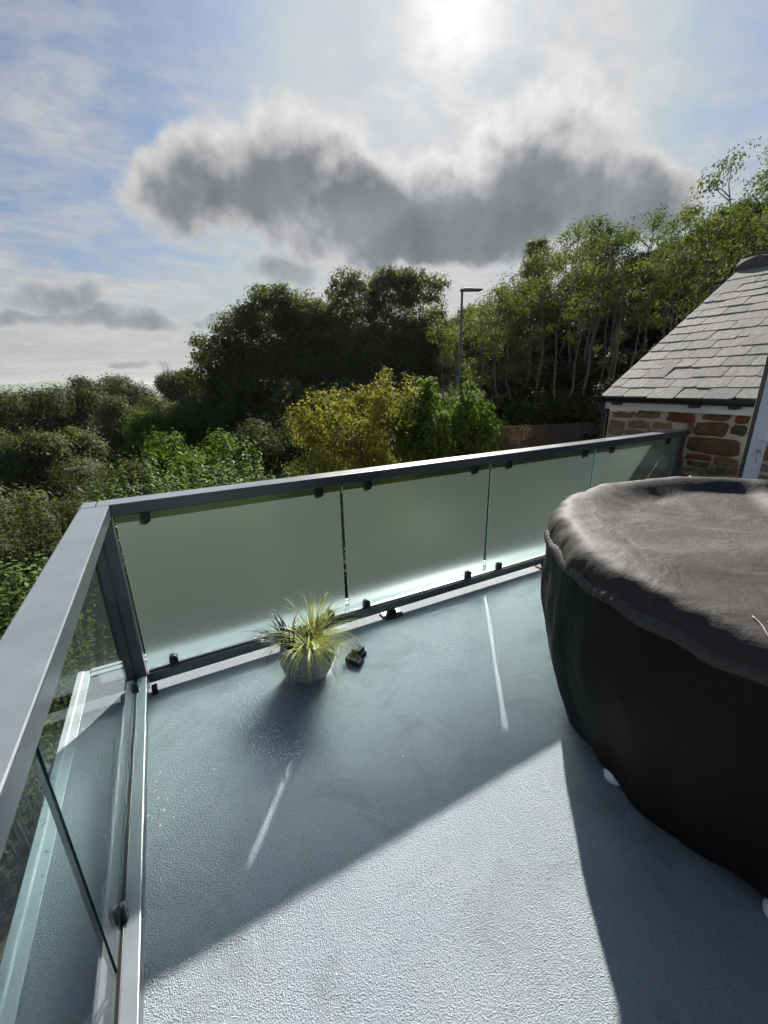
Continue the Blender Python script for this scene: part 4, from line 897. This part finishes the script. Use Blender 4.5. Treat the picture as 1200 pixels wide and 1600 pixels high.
for ri, (dist, a0_, a1_, n_) in enumerate(rows_):
    for i in range(n_):
        az = R(a0_ + (a1_ - a0_) * (i + rw.uniform(.2, .8)) / n_); dd_ = dist + rw.uniform(-1.6, 1.6)
        spots.append((ri, math.degrees(az), .28 + dd_ * math.sin(az), -2.29 + dd_ * math.cos(az)))
ordn = ['first', 'second', 'third', 'fourth', 'fifth', 'sixth', 'seventh', 'eighth', 'ninth', 'tenth', 'eleventh', 'twelfth', 'thirteenth', 'fourteenth', 'fifteenth']
rown = ['front', 'middle', 'rear']; cnt = [0, 0, 0]
for j, (ri, az, x, y) in enumerate(sorted(spots)):
    tr_m, cr_m = protos[rw.randrange(6)]
    b = base_at(x, y)
    # tree tops climb to the right with the bank, lower beside the lamp
    dd_ = math.hypot(x - .28, y + 2.29); want = 1.64 + dd_ * np.interp(az, [36, 38, 41, 47.4, 52.3, 57, 61.6, 66, 72], [.11, .15, .18, .23, .285, .30, .315, .335, .35]) * [rw.uniform(.62, .95), rw.uniform(.72, 1.04), rw.uniform(.78, 1.08)][ri]
    hh = cr_m['top']; sc = (want - b[2]) / hh
    t_ = thing('slim_tree', f'slim pale trunked tree, {ordn[cnt[ri]]} from the street lamp in the {rown[ri]} row', 'tree', b, rw.uniform(0, 6.28), 'slim trees on the wooded bank'); cnt[ri] += 1
    t_.scale = (max(.6, min(1.05, sc * 1.15)), max(.6, min(1.05, sc * 1.15)), sc)
    ob('trunk', tr_m, M_bark, t_, smooth=True); ob('crown', cr_m, L_light, t_)
# dark evergreens behind the woodland
dk = []
for i in range(4):
    lob = rand_lobes(2.1, 2.1, .6, 8.5, 18, 400 + i, .34, .8); rnd = random.Random(400 + i)
    dk.append((trunk_mesh(2.0, .16, [(l[0], l[1], l[2]) for l in lob[:8]], rnd), crown_mesh('crown', lob, 1100, 16, .28, .26, .5, 400 + i)))
cntd = 0
for i in range(22):
    az = R(40 + 33 * (i + .5) / 22); dd_ = 27.5 + 2.5 * (i % 2) - (4.5 if i % 3 == 0 else 0); x, y = .28 + dd_ * math.sin(az), -2.29 + dd_ * math.cos(az); b = base_at(x, y)
    want = 1.64 + dd_ * np.interp(math.degrees(az), [36, 38, 41, 47.4, 52.3, 57, 61.6, 66, 72], [.09, .12, .15, .18, .20, .215, .24, .27, .29]) * (.8 if i % 3 == 0 else 1); sc = (want - b[2]) / 8.5
    t_ = thing('evergreen_tree', f'dark evergreen tree, {ordn[i // 3 if i % 3 == 0 else i - 1 - i // 3]} from the street lamp in the {"nearer" if i % 3 == 0 else "farther"} dark row', 'tree', b, rw.uniform(0, 6.28), 'dark evergreens at the back of the wood')
    t_.scale = (sc * .95, sc * .95, sc); a_, c_ = dk[i % 4]; ob('trunk', a_, M_barkdark, t_, smooth=True); ob('crown', c_, L_holly, t_)
# one conifer with open tiers standing above the rest, left of the tall woodland
def pine():
    rng = np.random.default_rng(77); rnd = random.Random(77); m = MB(); m.tube([(0, 0, -.4), (0, 0, 9.4)], [.14, .02], 7); C = []
    for z in np.linspace(2.5, 9.3, 22):
        for k in range(6):
            a = rnd.uniform(0, 6.28); L = 1.9 * (1 - z / 10.2) + .25; tip = Vector((math.cos(a) * L, math.sin(a) * L, z + .25 * L)); m.tube([(0, 0, z), tip], [.025, .006], 4)
            for f_ in np.linspace(.3, 1, 7): C.append(rng.normal(0, .09, (16, 3)) + np.array([tip.x * f_, tip.y * f_, z + .25 * L * f_]))
    C = np.concatenate(C); n = len(C); Ls = rng.uniform(.12, .22, n)
    return m.mesh('trunk'), np_mesh('crown', leaves(C, np.tile([0, 0, .5], (n, 1)), Ls, Ls * .25, rng), quads(n))
a_, c_ = pine(); az = R(46.5); x, y = .28 + 23.5 * math.sin(az), -2.29 + 23.5 * math.cos(az); b = base_at(x, y)
t_ = thing('conifer_tree', 'dark conifer with tiered branches poking above the trees right of the lamp', 'tree', b); t_.scale = (1, 1, (7.7 - b[2]) / 9.4)
ob('trunk', a_, M_barkdark, t_, smooth=True); ob('crown', c_, L_dark, t_)
# understory shrubs on the bank
for i, (az, dd_, tz, rr) in enumerate([(40, 15.6, .9, 1.0), (43.5, 16.4, 1.0, 1.2), (47, 15.4, .75, 1.0), (50.5, 16.6, 1.1, 1.3), (54, 16.0, .9, 1.1), (57, 17.4, 1.5, 1.5), (42, 19, 1.6, 1.6), (48, 19.5, 2.0, 1.8), (53, 20, 2.4, 1.8), (59, 20, 2.6, 1.8)]):
    x, y = .28 + dd_ * math.sin(R(az)), -2.29 + dd_ * math.cos(R(az)); b = base_at(x, y); top = max(1.1, tz - b[2])
    make_tree('woodland_shrub', f'dark leafy undergrowth shrub on the bank, {ordn[i]} of the shrubs below the slim trees', 'shrub', b, rand_lobes(rr, rr, .2, top, 8, 500 + i, .42), (L_ivy, M_barkdark), 420, 16, .24, .14, .6, 500 + i, .3, .04, 'undergrowth shrubs on the bank')
# ground cover
rng = np.random.default_rng(8); C = []
while len(C) < 60000:
    a = R(rng.uniform(-40, 78)); r = 4 + 26 * rng.uniform(0, 1) ** .8; x, y = .3 + r * math.sin(a), -2.3 + r * math.cos(a)
    if x > -.9 and y < 1.3 and x < 5.4: continue
    if 4.6 < x < 11 and y < 1.5: continue
    C.append((x, y, gh(x, y) + abs(rng.normal(0, .16))))
C = np.array(C); n = len(C); Ls = rng.uniform(.08, .2, n)
o = ob('ground_cover', np_mesh('ground_cover', leaves(C, np.tile([0, 0, 1.0], (n, 1)), Ls, Ls * .7, rng), quads(n)), L_ivy); props(o, 'ivy and weeds covering the ground of the slope', 'ground cover', kind='stuff')
# weed growing out of the cottage wall
wd = thing('wall_weed', 'grey green weed growing from the joints of the cottage stone wall', 'weed', (5.12, -.30, .68)); rng = np.random.default_rng(5)
C = rng.normal(0, 1, (260, 3)) * np.array([.02, .075, .05]) + np.array([-.05, 0, .05]); L_weed = leafmat('leaf_weed', [(.13, .16, .09), (.20, .22, .14), (.10, .13, .07)], .3, .7)
ob('foliage', np_mesh('foliage', leaves(C, np.tile([-.6, 0, .5], (260, 1)), np.full(260, .032), np.full(260, .009), rng), quads(260)), L_weed, wd)
wst = MB()
for k in range(5): wst.tube([(0.012, (k - 2) * .012, 0), (-.03, (k - 2) * .03, .04), (-.055, (k - 2) * .045, .08)], [.004, .003, .002], 5)
ob('stems', wst.mesh('stems'), M_bark, wd)
